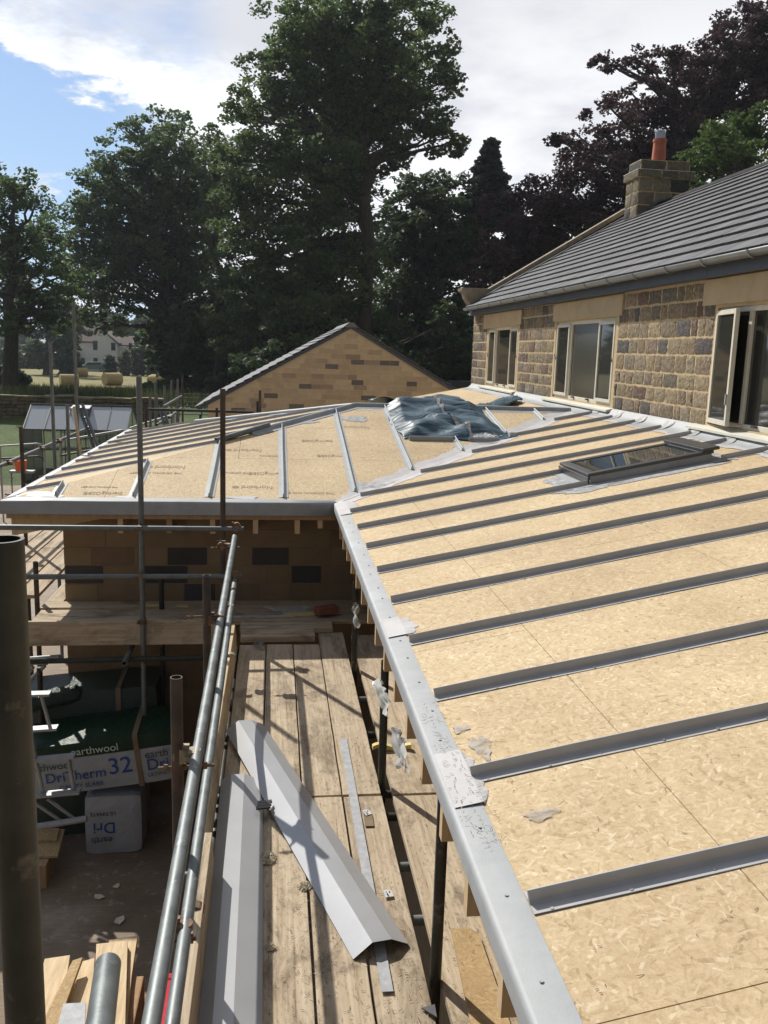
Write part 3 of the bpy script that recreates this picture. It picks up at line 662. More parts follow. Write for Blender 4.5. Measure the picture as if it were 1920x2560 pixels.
# walls of the extension
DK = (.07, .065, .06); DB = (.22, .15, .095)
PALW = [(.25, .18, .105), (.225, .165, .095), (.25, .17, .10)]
YWALL = 8.66; XWALL = -2.031
mb = MB(); mb.box(XWALL, 1.05, YWALL, 15.0, -4.6, ZO-.06); mb.box(1.0, 1.25, -1.5, 8.66, -4.6, ZO-.06); mb.box(1.06, 1.25, YWALL, 18.6, -4.6, ZO-.06)
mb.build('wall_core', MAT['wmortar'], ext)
def dk(l, ox, oz, **k):
    out = []
    for (px, py, c) in l:
        p = U(px, py, **k); out.append((p.x-ox, p.z-oz, c))
    return out
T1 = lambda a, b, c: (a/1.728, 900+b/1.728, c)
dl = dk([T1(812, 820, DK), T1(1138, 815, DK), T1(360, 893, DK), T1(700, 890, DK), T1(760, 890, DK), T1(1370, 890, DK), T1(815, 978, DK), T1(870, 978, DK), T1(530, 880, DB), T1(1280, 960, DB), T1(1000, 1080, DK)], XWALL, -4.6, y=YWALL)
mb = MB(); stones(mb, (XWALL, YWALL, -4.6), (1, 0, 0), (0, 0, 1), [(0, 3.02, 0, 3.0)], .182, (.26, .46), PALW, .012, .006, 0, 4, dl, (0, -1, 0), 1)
stones(mb, (1.0, -1.5, -4.6), (0, 1, 0), (0, 0, 1), [(0, 10.1, 1.2, 3.0)], .182, (.26, .46), PALW, .012, .006, 0, 6, [], (-1, 0, 0), 1)
stones(mb, (XWALL, YWALL, -4.6), (0, 1, 0), (0, 0, 1), [(0, 6, 0, 3.0)], .182, (.26, .46), PALW, .012, .006, 0, 6, [], (-1, 0, 0), 1)
mb.build('stone_wall', MAT['sawn'], ext)
# rooflight
def rooflight():
    x0, x1, y0, y1 = SK; g = MB()
    n = Vector((-S_, 0, 1)).normalized(); ex = Vector((1, 0, S_)).normalized()
    def P(x, y, h): return Vector((x, y, main_z(x)))+n*h
    kb = MB()
    for (a, b, c, d) in ((x0, x1, y0, y0+.03), (x0, x1, y1-.03, y1), (x0, x0+.03, y0+.03, y1-.03), (x1-.03, x1, y0+.03, y1-.03)):
        kb.frame(P(a, c, -.01), ex*(b-a), Vector((0, d-c, 0)), n*.075)
    kb.slab([P(x0-.1, y0-.1, .007), P(x1+.1, y0-.1, .007), P(x1+.1, y0, .007), P(x0, y0, .007)], .003); kb.slab([P(x0-.1, y0-.1, .006), P(x0, y0-.1, .006), P(x0, y1+.05, .006), P(x0-.1, y1+.05, .006)], .003)
    k = kb.build('rooflight_kerb', MAT['trim'], ext)
    fr = MB(); w = .06; h0 = .068; h1 = .095
    for (a, b, c, d) in ((x0-.02, x1+.02, y0-.02, y0+w), (x0-.02, x1+.02, y1-w, y1+.02), (x0-.02, x0+w, y0+w, y1-w), (x1-w-.05, x1+.02, y0+w, y1-w)):
        fr.frame(P(a, c, h0), ex*(b-a), Vector((0, d-c, 0)), n*(h1-h0))
    fr.frame(P(x1-.10, y0-.03, h1), ex*.15, Vector((0, y1-y0+.06, 0)), n*.028)
    fr.frame(P(x0-.03, y0-.03, h0-.06), ex*.012, Vector((0, y1-y0+.06, 0)), n*.06)
    f = fr.build('rooflight_frame', MAT['fascia_dark'], ext, bevel=.006)
    gl = MB(); gl.frame(P(x0+w, y0+w, .08), ex*(x1-x0-2*w-.05), Vector((0, y1-y0-2*w, 0)), n*.008); gl.build('pane', MAT['skyglass'], f)
MAT['fascia_dark'] = nm('dark_grey_metal', (.028, .029, .03), (.045, .046, .048), 6, rough=.38, bump=.05, spec=.6)
rooflight()
# printed words on the boards (they read the right way up from the far side)
def text(s, size, M_, mat, parent, name='printed_words', ext_=.0006, sy=1):
    cu = bpy.data.curves.new('txt', 'FONT'); cu.body = s; cu.size = size; cu.extrude = ext_; cu.align_x = 'CENTER'; cu.align_y = 'CENTER'
    ob = bpy.data.objects.new('txt', cu); COL.objects.link(ob); bpy.context.view_layer.update()
    me = bpy.data.meshes.new_from_object(ob.evaluated_get(bpy.context.evaluated_depsgraph_get())); bpy.data.objects.remove(ob); bpy.data.curves.remove(cu)
    me.transform(Matrix.Diagonal((1, sy, 1, 1))); M2 = M_.copy(); M2.translation = M2.translation+Vector((0, 0, H0)); me.transform(M2)
    me.transform(Matrix.Translation(-base_of(parent))); me.materials.clear(); me.materials.append(mat); me.name = name
    o = bpy.data.objects.new(name, me); COL.objects.link(o); o.parent = parent; return o
def fit_up(pos, xdir, ydir):
    x = Vector(xdir).normalized(); y = Vector(ydir).normalized(); z = x.cross(y).normalized(); M_ = Matrix((x, y, z)).transposed().to_4x4(); M_.translation = Vector(pos); return M_
nf = Vector((0, -S_, 1)).normalized()
for (a, b, s, sz) in ((445, 576, 'SterlingOSB\u00ae', .065), (735, 463, 'Norbord', .085), (1070, 390, 'Norbord', .085), (1150, 491, 'SterlingOSB\u00ae', .065), (1370, 350, 'SterlingOSB\u00ae', .065), (1110, 550, 'Norbord', .085), (1330, 575, 'THE ORIGINAL AND BEST', .045), (1020, 488, 'THE ORIGINAL', .045), (640, 488, 'THE ORIGINAL AND BEST', .045), (1440, 415, 'SterlingOSB\u00ae', .065), (430, 549, 'THE ORIGINAL AND BEST', .03), (1540, 290, 'Norbord', .085), (1180, 415, 'THE ORIGINAL', .045)):
    r = ray(a/1.728, 900+b/1.728); pt = Vector((0, YF, ZO)); p = r*(nf.dot(pt)/nf.dot(r))
    if abs(((p.x+2.03) % .7077)-.354) > .30: p.x += .08
    text(s, sz, fit_up(p+nf*.0015, (-1, 0, 0), (0, -1, -S_)), MAT['ink'], ext, sy=1.7)
    if s == 'Norbord':
        mb = MB(); c = p+nf*.001+Vector((-.21, 0, 0)); c.z = ZO+S_*(c.y-YF)+.001
        mb.slab([c+Vector((.035*math.cos(t), .035*math.sin(t), .035*S_*math.sin(t)+.001)) for t in [2*math.pi*i/20 for i in range(20)]], .0008, (0, 0, -1)); mb.build('printed_dot', MAT['ink'], ext)

# ------------------------------------------------------------------ the old house
HX = 4.30; HT = .80; HB = -.655; HY0 = -3.0; HY1 = 19.13
hs = thing('stone_house', 'old rock faced stone house with slate grey tiled roof and three cream windows', 'house', (7.6, 9, -4.6))
WINS = [(15.5, 17.77), (10.92, 13.35), (5.95, 8.32)]; WZ0, WZ1 = -.62, .51
mb = MB(); prev = HY0
for (a, b) in sorted(WINS): mb.box(HX, HX+.35, prev, a, -4.6, HT); mb.box(HX, HX+.35, a, b, -4.6, WZ0); mb.box(HX, HX+.35, a, b, WZ1, HT); prev = b
mb.box(HX, HX+.35, prev, HY1, -4.6, HT); mb.box(HX+.35, 10.9, HY1-.35, HY1, -4.6, HT); mb.box(10.9, 11.2, HY0, HY1, -4.6, HT); mb.box(HX+.35, 10.9, HY0, HY0+.3, -4.6, HT)
mb.slab([(HX, HY1-.3, HT), (11.0, HY1-.3, HT), (7.58, HY1-.3, 2.95)], .3, (0, 1, 0)); mb.slab([(HX, HY0+.01, HT), (11.0, HY0+.01, HT), (7.58, HY0+.01, 2.95)], .3, (0, 1, 0))
mb.build('wall_core', MAT['mortar'], hs)
PALR = [(.25, .215, .155), (.30, .25, .175), (.23, .19, .14), (.32, .265, .18), (.20, .18, .15), (.27, .22, .15), (.20, .145, .12), (.28, .24, .18), (.13, .125, .12), (.30, .25, .17)]
rows = [(HY0, 5.75, HB, HT), (8.36, 10.84, HB, HT-.02), (13.43, 15.42, HB, HT), (17.85, HY1, HB, HT)]
mb = MB()
for i, (a, b, c, d) in enumerate(rows):
    mb = MB(); stones(mb, (HX, 0, 0), (0, 1, 0), (0, 0, 1), [(a, b, c, d)], .178, (.15, .40), PALR, .026, .010, 1, 40+i, None, (-1, 0, 0), 6); mb.build('stone_wall', MAT['rock'], hs, smooth=38)
for (a, b, c, d) in ((17.8, 18.1, .5, .79), (15.5, 17.8, .515, .785), (15.27, 15.5, .53, .78), (10.70, 13.46, .525, .785), (5.6, 7.35, .54, .79), (7.36, 8.6, .54, .79)): mb = MB(); mb.box(HX-.03, HX+.12, a+.003, b-.003, c, d); mb.build('lintel', MAT['lintel'], hs, bevel=.004)
def window(a, b, i):
    w = MB(); f = .05; X0 = HX+.03; X1 = HX+.09
    def fr(y0, y1, z0, z1, t, xa, xb, m_=None):
        m_ = m_ or w; m_.box(xa, xb, y0, y0+t, z0, z1); m_.box(xa, xb, y1-t, y1, z0, z1); m_.box(xa, xb, y0+t, y1-t, z0, z0+t); m_.box(xa, xb, y0+t, y1-t, z1-t, z1)
    fr(a, b, WZ0, WZ1, f, X0, X1)
    q = (b-a)*.262; y1, y2 = a+q, b-q
    if i == 2: y2 = b-.58
    for y in (y1, y2): w.box(X0-.005, X1-.004, y-.03, y+.03, WZ0+f, WZ1-f)
    o = w.build('window_frame', MAT['cream'], hs, bevel=.004)
    g = MB(); g.box(X0+.02, X0+.03, a+f, b-f, WZ0+f, WZ1-f); g.build('pane', MAT['blind'] if i == 1 else MAT['glass'], o)
    sashes = [(a+f-.01, y1-.02)]+([(y2+.02, b-f+.01)] if i != 2 else [])
    for (s0, s1) in sashes:
        s = MB(); fr(s0, s1, WZ0+f-.01, WZ1-f+.01, .042, X0-.03, X0+.01, s); so = s.build('sash', MAT['cream'], o, bevel=.003)
        g = MB(); g.box(X0-.012, X0-.006, s0+.04, s1-.04, WZ0+f+.03, WZ1-f-.03); g.build('pane', MAT['glass'], so) if False else g.build('sash_pane', MAT['glass'], o)
        h = MB(); h.beam((X0-.035, s0+.02 if s0 < a+.3 else s1-.02, -.05), (X0-.05, s0+.02 if s0 < a+.3 else s1-.02, .03), .012, .012, (0, 1, 0)); h.build('catch', MAT['fascia_dark'], o)
    for yy in (y1+.25, y2-.3): h = MB(); h.box(X0-.03, X0, yy, yy+.07, WZ0+.03, WZ0+.05); h.build('stay', MAT['fascia_dark'], o)
    sl = MB(); sl.slab([(HX-.10, a-.12, WZ0-.038), (HX-.10, b+.26, WZ0-.038), (HX+.05, b+.26, WZ0-.004), (HX+.05, a-.12, WZ0-.004)], .028, (0, 0, -1)); sl.build('sill', MAT['cream_pale'], hs, bevel=.003)
    if i == 2:   # casement swung outwards
        ang = math.radians(10); hy = b-.02; hx = HX+.02; d = Vector((-math.sin(ang), -math.cos(ang), 0)); n_ = Vector((-math.cos(ang), math.sin(ang), 0)); Ls = .56
        s = MB(); o0 = Vector((hx, hy, WZ0+.02)); Hh = WZ1-WZ0-.05; t = .045
        s.frame(o0, d*t, n_*.04, Vector((0, 0, Hh))); s.frame(o0+d*(Ls-t), d*t, n_*.04, Vector((0, 0, Hh))); s.frame(o0+d*t, d*(Ls-2*t), n_*.04, Vector((0, 0, t))); s.frame(o0+d*t+Vector((0, 0, Hh-t)), d*(Ls-2*t), n_*.04, Vector((0, 0, t)))
        so = s.build('open_sash', MAT['cream'], hs, bevel=.003); g = MB(); g.frame(o0+d*t+n_*.018+Vector((0, 0, t)), d*(Ls-2*t), n_*.006, Vector((0, 0, Hh-2*t))); g.build('pane', MAT['glass'], so)
        h = MB(); h.beam(o0+d*(Ls-.02)+n_*.05+Vector((0, 0, .2)), o0+d*(Ls-.02)+n_*.05+Vector((0, 0, .3)), .012, .02, (0, 1, 0)); h.build('catch', MAT['steel'], so)
        h = MB(); h.beam(o0+d*(Ls-.1)+Vector((0, 0, -.005)), (HX+.02, b-.62, WZ0+.03), .012, .008); h.build('stay', MAT['steel'], so)
for i, (a, b) in enumerate(WINS): window(a, b, i)
# roof of the house
GX, GZ, RX, RZ = 4.07, .955, 7.57, 3.03; dsl = Vector((RX-GX, 0, RZ-GZ)); LS = dsl.length; dsl.normalize(); nsl = Vector((-dsl.z, 0, dsl.x))
mb = MB(); O = Vector((GX, HY0, GZ)); mb.frame(O-nsl*.05, dsl*LS, Vector((0, HY1-.2-HY0, 0)), nsl*.045)
mb.frame(Vector((RX, HY0, RZ))-Vector((-nsl.x, 0, nsl.z))*.05, Vector((dsl.x, 0, -dsl.z))*LS, Vector((0, HY1-.2-HY0, 0)), Vector((-nsl.x, 0, nsl.z))*.05)
mb.build('roof_boarding', MAT['fascia'], hs)
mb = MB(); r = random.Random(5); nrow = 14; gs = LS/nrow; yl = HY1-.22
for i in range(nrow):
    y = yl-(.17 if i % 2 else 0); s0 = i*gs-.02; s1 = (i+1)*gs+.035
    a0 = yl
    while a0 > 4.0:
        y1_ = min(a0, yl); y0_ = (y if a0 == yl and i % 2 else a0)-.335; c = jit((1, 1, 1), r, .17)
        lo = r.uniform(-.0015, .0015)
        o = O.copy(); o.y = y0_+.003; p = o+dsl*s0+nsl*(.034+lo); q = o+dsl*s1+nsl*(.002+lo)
        dy = Vector((0, y1_-y0_-.012, 0)); mb.add([p, p+dy, q+dy, q], [(0, 3, 2, 1)], col=c); mb.add([p, p+dy, p+dy-nsl*.03-dsl*.004, p-nsl*.03-dsl*.004], [(0, 1, 2, 3)], col=(.25, .25, .25))  # front edge coloured dark to stand in for the shadow line under each course
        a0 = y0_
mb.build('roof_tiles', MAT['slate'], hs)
mb = MB(); y = yl
while y > 2: mb.slab([(RX-.13, y-.44, RZ-.045), (RX-.04, y-.44, RZ+.035), (RX+.04, y-.44, RZ+.035), (RX+.13, y-.44, RZ-.045)], .435, (0, 1, 0)); y -= .45
mb.build('ridge_tiles', MAT['slate'], hs)
mb = MB(); pr = [(math.cos(t)*.058, math.sin(t)*.058) for t in [math.pi+math.pi*i/10 for i in range(11)]]; vs = []; ys = [HY0, HY1-.2]
for y in ys:
    for a, b in pr: vs.append((GX-.015+a, y, .945+b))
mb.add(vs, [(j, j+1, 11+j+1, 11+j) for j in range(10)]+[list(range(11))]); mb.build('gutter', MAT['gutter'], hs, smooth=60, thick=.004)
for y in [7.31, 8.15, 8.94, 9.77, 10.57, 11.36, 12.2, 13.0, 13.1, 13.9, 14.8, 15.7, 16.6, 17.5, 18.4, 6.5, 5.7]:
    mb = MB(); vs = []
    for yy in (y-.016, y+.016):
        for a, b in pr: vs.append((GX-.015+a*1.13, yy, .945+b*1.13))
        vs.append((GX-.015+.07, yy, .96)); 
    mb.add(vs, [(j, j+1, 12+j+1, 12+j) for j in range(10)]); mb.build('gutter_bracket', MAT['gutter'], hs, thick=.006)
mb = MB(); mb.box(HX-.13, HX-.105, HY0, 8.35, .80, .93); mb.box(HX-.13, HX-.105, 8.356, HY1-.1, .80, .93); mb.box(HX-.105, HX+.02, HY0, HY1-.1, .80, .812); mb.build('fascia_board', MAT['fascia'], hs)
# gable coping with kneeler, chimney
mb = MB(); k0 = Vector((4.55, HY1-.24, 1.28)); nseg = 6; dd = (Vector((RX, HY1-.24, RZ+.10))-k0)
for i in range(nseg): mb.frame(k0+dd*(i/nseg)+dd.normalized()*.004, dd*(1/nseg)-dd.normalized()*.008, Vector((0, .34, 0)), Vector((-dd.z, 0, dd.x)).normalized()*.09)
mb.frame(Vector((RX, HY1-.24, RZ+.1)), Vector((dd.x, 0, -dd.z)), Vector((0, .34, 0)), Vector((0, 0, .09))); mb.build('coping', MAT['coping'], hs, bevel=.01)
mb = MB(); mb.slab([(3.93, HY1-.27, 1.37), (3.95, HY1-.27, 1.31), (4.02, HY1-.27, 1.28), (4.06, HY1-.27, 1.16), (4.14, HY1-.27, 1.04), (4.22, HY1-.27, .93), (4.5, HY1-.27, .95), (4.72, HY1-.27, 1.38)], .42, (0, 1, 0)); mb.build('kneeler', MAT['coping'], hs, bevel=.008)
mb = MB(); mb.frame(Vector((GX+.1, HY1-.42, GZ+.08)), dsl*(LS-.1), Vector((0, .18, 0)), nsl*.03); mb.build('lead_flashing', MAT['lead'], hs)
cx0, cx1, cy0, cy1 = 7.10, 8.16, 17.42, 18.05
cores = MB(); cores.box(cx0, cx1, cy0, cy1, 2.3, 3.52); cores.build('chimney_core', MAT['mortar'], hs)
PALC = [(.19, .17, .12), (.23, .205, .145), (.16, .145, .115), (.25, .22, .155), (.09, .095, .095)]
mb = MB(); stones(mb, (cx0, cy0, 2.5), (1, 0, 0), (0, 0, 1), [(0, 1.06, 0, 1.02)], .25, (.24, .4), PALC, .025, .02, 1, 3, None, (0, -1, 0), 4)
stones(mb, (cx0, cy1, 2.5), (0, -1, 0), (0, 0, 1), [(0, .63, 0, 1.02)], .25, (.24, .4), PALC, .025, .02, 1, 5, None, (-1, 0, 0), 4); ch = mb.build('chimney_stack', MAT['rock'], hs, smooth=50)
mb = MB(); mb.box(cx0-.05, cx1+.06, cy0-.06, cy1+.05, 3.52, 3.655); mb.box(cx0+.02, cx1-.02, cy0+.02, cy1-.02, 3.66, 3.86); cc = mb.build('chimney_cap', MAT['mortar'], ch)
mb = MB(); stones(mb, (cx0-.06, cy0-.06, 3.515), (1, 0, 0), (0, 0, 1), [(0, 1.18, 0, .15)], .15, (.3, .5), PALC, .02, .012, 1, 8, None, (0, -1, 0), 4); stones(mb, (cx0-.05, cy1+.05, 3.515), (0, -1, 0), (0, 0, 1), [(0, .74, 0, .15)], .15, (.3, .5), PALC, .02, .012, 1, 9, None, (-1, 0, 0), 4)
stones(mb, (cx0+.02, cy0+.02, 3.66), (1, 0, 0), (0, 0, 1), [(0, 1.02, 0, .2)], .2, (.4, .7), PALC, .03, .012, 1, 10, None, (0, -1, 0), 4); stones(mb, (cx0+.02, cy1-.02, 3.66), (0, -1, 0), (0, 0, 1), [(0, .59, 0, .2)], .2, (.3, .5), PALC, .03, .012, 1, 11, None, (-1, 0, 0), 4)
mb.box(cx0-.06, cx1+.07, cy0-.07, cy1+.06, 3.658, 3.665); mb.build('cap_stones', MAT['rock'], ch, smooth=50) if False else mb.build('cap_stones', MAT['rock'], hs, smooth=50)
mb = MB(); pc = Vector((7.54, 17.6, 3.86))
for z0, z1, ra, rb in ((0, .40, .135, .12), (.37, .42, .135, .135)): mb.tube(pc+Vector((0, 0, z0)), pc+Vector((0, 0, z1)), ra, 24, hollow=.02, r2=rb)
pp = mb.build('chimney_pot', MAT['pot'], ch, smooth=40)
mb = MB(); mb.tube(pc+Vector((0, 0, .40)), pc+Vector((0, 0, .54)), .085, 20); mb.tube(pc+Vector((0, 0, .55)), pc+Vector((0, 0, .585)), .10, 20)
for i in range(14): t = 2*math.pi*i/14; mb.beam(pc+Vector((.092*math.cos(t), .092*math.sin(t), .42)), pc+Vector((.092*math.cos(t), .092*math.sin(t), .55)), .012, .012, (1, 0, 0))
mb.build('cowl', MAT['steel'], ch, smooth=40)
mb = MB(); mb.slab([(7.0, cy0-.03, 2.72), (7.57, cy0-.03, 3.16), (8.2, cy0-.03, 2.72)], .02, (0, 1, 0)); mb.build('lead_flashing', MAT['lead'], hs)

# ------------------------------------------------------------------ gabled outbuilding
GY = 27.0
gA = U(877, 817, y=GY); gL = U(520, 1008, y=GY); gR = U(1137, 978, y=GY)
gb = thing('gabled_outbuilding', 'buff stone gabled building with a few dark stones and grey tiled verge beyond the roof', 'building', (gA.x, GY+3, -4.6))
sl_l = (gA.z-gL.z)/(gA.x-gL.x); sl_r = (gA.z-gR.z)/(gR.x-gA.x)
mb = MB(); mb.slab([(gL.x, GY, -4.6), (gR.x+.4, GY, -4.6), (gR.x+.4, GY, gR.z-.4*sl_r), (gA.x, GY, gA.z), (gL.x, GY, gL.z)], 8, (0, 1, 0)); mb.build('wall_core', MAT['gmortar'], gb)
def inside(x, z): X = x+gL.x; Z = z-4.6; return Z < gA.z-.02-(abs(X-gA.x)*(sl_l if X < gA.x else sl_r))
PALG = [(.64, .51, .34), (.56, .44, .29)]
C4 = lambda a, b, c: (500+a/2.212, 700+b/2.212, c)
GD = (.20, .185, .17); GB_ = (.42, .33, .235)
gl = dk([C4(925, 385, GD), C4(817, 420, GB_), C4(868, 457, GD), C4(930, 460, GB_), C4(975, 460, GB_), C4(1040, 460, GD), C4(1090, 460, GD), C4(697, 490, GD), C4(678, 526, GB_), C4(485, 521, GB_), C4(855, 530, GB_), C4(1175, 503, GB_), C4(888, 570, GD), C4(1176, 577, GD), C4(600, 598, GD), C4(650, 601, GB_), C4(700, 601, GB_), C4(425, 632, GD), C4(895, 645, GD), C4(290, 660, GB_), C4(500, 695, GD), C4(190, 722, GD), C4(260, 722, GB_), C4(920, 605, GB_), C4(330, 700, GB_)], gL.x, -4.6, y=GY)
mb = MB(); stones(mb, (gL.x, GY, -4.6), (1, 0, 0), (0, 0, 1), [(0, 7.9, .0, 5.39)], .154, (.28, .5), PALG, .008, .006, 0, 12, gl, (0, -1, 0), 1, inside); mb.build('stone_wall', MAT['sawn'], gb)
mb = MB(); r = random.Random(2)
for sgn, sl, far in ((-1, sl_l, gL.x-.35), (1, sl_r, gR.x+.6)):
    d = Vector((sgn, 0, -sl)).normalized(); n_ = Vector((sl*sgn, 0, 1)).normalized(); L = abs(far-gA.x)/abs(d.x); k = 19; top = Vector((gA.x, GY-.1, gA.z+.03))
    for i in range(k):
        for j in range(20):
            p = top+d*(L*i/k)+Vector((0, .42*j+(0 if i % 2 or j == 0 else -.2), 0)); c = jit((1.5, 1.5, 1.5), r, .14)
            mb.frame(p+n_*.03, d*(L/k*1.06)+n_*.03, Vector((0, .414 if j else .41, 0)), n_*.018, col=c)
mb.build('roof_tiles', MAT['slate'], gb)
mb = MB()
for sgn, sl, far in ((-1, sl_l, gL.x-.3), (1, sl_r, gR.x+.55)):
    mb.beam((gA.x, GY-.05, gA.z+.0), (far, GY-.05, gA.z+.0-sl*abs(far-gA.x)), .09, .09, (0, 0, 1))
mb.build('verge_board', MAT['fascia'], gb)
mb = MB()
for j in range(12): mb.slab([(gA.x-.24, GY-.12+.45*j, gA.z-.02), (gA.x-.05, GY-.12+.45*j, gA.z+.13), (gA.x+.07, GY-.12+.45*j, gA.z+.13), (gA.x+.24, GY-.12+.45*j, gA.z-.02)], .44, (0, 1, 0), col=(1.4, 1.4, 1.4))
mb.build('ridge_tiles', MAT['slate'], gb)

# ------------------------------------------------------------------ scaffolding round the extension
sc = thing('tube_scaffold', 'steel tube scaffold with guard rails round the extension eaves', 'scaffolding', (-.3, 5, -4.6))
R = .0242
def tb(p, q, mat='galv', hollow=.004, parent=None, name='tube', r=R):
    mb = MB(); mb.tube(p, q, r, 28, hollow=hollow); return mb.build(name, MAT[mat], parent or sc, smooth=40)
def coupler(p, a1, a2, mat='coupler', parent=None):
    p = Vector(p); a1 = Vector(a1).normalized(); a2 = Vector(a2).normalized(); n_ = a1.cross(a2)
    n_ = n_.normalized() if n_.length > .1 else a1.orthogonal().normalized(); mb = MB()
    c1 = p-n_*R; c2 = p+n_*R
    mb.tube(c1-a1*.022, c1+a1*.022, R+.007, 18); mb.tube(c2-a2*.022, c2+a2*.022, R+.007, 18); mb.tube(p-n_*.02, p+n_*.02, .02, 12)
    for c, a in ((c1, a1), (c2, a2)):
        s = a.cross(n_); mb.beam(c+s*(R+.004)-n_*.02, c+s*(R+.022)-n_*.02, .02, .03, n_); mb.tube(c+s*(R+.016)-n_*.035, c+s*(R+.016)+n_*.035, .006, 8); mb.tube(c+s*(R+.016)+n_*.02, c+s*(R+.016)+n_*.034, .011, 6)
        mb.tube(c-s*(R+.005)-a*.018, c-s*(R+.005)+a*.018, .008, 8)
    mb.build('coupler', MAT[mat], parent or sc, smooth=35)
XV = (0, 1, 0); XH = (1, 0, 0); XZ = (0, 0, 1)
# long rails on the yard side
xr = lambda y: -.291-.0085*(y-2)
Z1, Z2 = -1.645, -2.075
tb((xr(.5), .5, Z1), (xr(7.62), 7.62, Z1)); tb((xr(.9)-.008, .9, Z2), (xr(7.72)-.004, 7.72, Z2))
tb((-.383, 3.40, -4.6), (-.383, 3.40, -1.31), 'rust'); coupler((-.345, 3.40, Z1), XZ, XV, 'coupler_z')
tb((-.400, 5.22, -4.6), (-.400, 5.22, -1.365), 'rust'); coupler((-.365, 5.22, Z1), XZ, XV, 'coupler')
tb((-.462, 7.86, -4.6), (-.452, 7.86, -.37), 'rust'); coupler((-.41, 7.25, Z1), XZ, XV, 'coupler')
coupler((-.335, 2.9, Z2), XZ, XV, 'coupler'); coupler((-.37, 6.9, Z2), XZ, XV, 'coupler')
for (x0_, x1_, y_, z_) in ((-.46, -.235, 3.40, -1.70), (-.40, -.27, 2.9, -2.13), (-.52, -.30, 5.2, -1.62), (-.52, -.28, 7.25, -1.66)):
    mb = MB(); mb.tube((x0_, y_, z_), (x1_, y_+.015, z_), .0075, 8)
    for t_ in (.1, .42, .8): mb.tube((lerp(x0_, x1_, t_), y_+.015*t_, z_), (lerp(x0_, x1_, t_)+.016, y_+.015*t_, z_), .015, 6)
    mb.build('coupler_bolt', MAT['coupler'], sc, smooth=30)
# cross rails in front of the wing
tb((-3.3, 7.84, -1.612), (-.27, 7.84, -1.622)); tb((-2.75, 7.84, -2.062), (-.285, 7.84, -2.062))
tb((-1.19, 7.90, -4.6), (-1.172, 7.90, -.285), 'galv')
for z in (-1.62, -2.062): coupler((-1.178, 7.87, z), XZ, XH, 'coupler')
coupler((-1.18, 7.9, -2.5), XZ, XH, 'coupler'); coupler((-1.18, 7.9, -2.87), XZ, XH, 'coupler')
tb((-2.5, 7.86, -2.86), (-.35, 7.86, -2.84), 'dark_tube'); tb((-1.31, 7.62, -2.80), (-1.31, 8.6, -2.80))
coupler((-.33, 7.84, Z1+.03), XV, XH); coupler((-.335, 7.82, Z2+.015), XV, XH)
tb((-2.323, 8.72, -4.6), (-2.322, 8.72, -2.14), 'rust'); tb((-1.08, 8.40, -4.2), (-1.075, 8.40, -2.19), 'dark_tube')
tb((-2.35, 7.5, -4.6), (-2.3, 7.5, -2.7), 'dark_tube')
# standards close to the eaves
tb((.672, 6.84, -4.6), (.664, 6.84, -1.85), 'dark_tube'); tb((.668, 4.885, -4.6), (.660, 4.885, -1.80), 'dark_tube'); tb((.686, 3.193, -4.6), (.686, 3.193, -1.7), 'dark_tube'); tb((.69, 1.3, -4.6), (.69, 1.3, -1.7), 'dark_tube')
# transoms under the boards
for y in (1.9, 2.75, 3.68, 4.12, 4.62, 4.88, 5.72, 6.35, 7.2): tb((-.46 if y in (4.12, 3.68, 2.75) else -.35, y, -2.655), (1.02, y, -2.655), 'galv' if y in (4.12, 3.68, 6.35) else 'dark_tube')
tb((-.32, 1.0, -2.72), (-.32, 7.7, -2.72), 'dark_tube'); tb((.64, 1.0, -2.72), (.64, 7.6, -2.72), 'dark_tube')
# near standards beside the camera
tb((-.3125, 1.02, -4.6), (-.3115, 1.035, -.227), 'dark_tube', hollow=.0042)
g1 = UD(270, 2412, 1.66); g2 = UD(240, 2640, 1.40); tb(g2+(g2-g1)*1.0, g1, 'galv')
# left hand lift round the wing
XP = -3.27
for (px, py, y, top) in ((58, 1200, 11.2, 1067), (137, 1160, 12.75, 854), (172, 1130, 13.75, 1012), (196, 1130, 14.5, 755)):
    p = U(px, py, y=y); q = U(px-(px-598)*(py-top)/-13000*-1 if False else px-(598-px)*(py-top)/12000, top, y=y); tb((p.x, y, -4.6), (q.x, y, q.z), 'rust' if px < 100 else 'galv')
for (z, y0, y1) in ((-1.5, 9.0, 16.2), (-1.93, 9.0, 15.6)):
    tb((XP, y0, z), (XP, y1, z), 'rust' if z < -1.7 else 'galv')
    for y in (11.2, 12.75, 13.75): coupler((XP+.02, y, z), XZ, XV)
# behind the wing
def pole(px, top, bot, y, mat='galv'): p = U(px, bot, y=y); q = U(px, top, y=y); tb((p.x, y, -4.6), (q.x, y, q.z), mat)
for px, top, y, mt in ((375, 982, 17.6, 'galv'), (388, 955, 18.6, 'galv'), (411, 963, 19.5, 'galv'), (428, 950, 20.4, 'galv'), (444, 947, 21.4, 'galv'), (456, 937, 22.4, 'rust'), (501, 1037, 17, 'fence'), (542, 1020, 16.2, 'dark_tube'), (650, 976, 16.3, 'rust'), (644, 1003, 16.9, 'dark_tube'), (364, 1020, 17.0, 'rust')):
    pole(px, top, 1090, y, 'dark_tube' if mt == 'fence' else mt)
a, b = U(369, 1023, y=16.25), U(635, 1031, y=16.25); tb(a, b, 'dark_tube')
for (p, q, ya, yb) in (((409, 1016), (454, 990), 17, 22), ((423, 1044), (454, 1020), 18, 22), ((392, 1062), (443, 1030), 17, 21)):
    tb(U(*p, y=ya), U(*q, y=yb), 'galv')

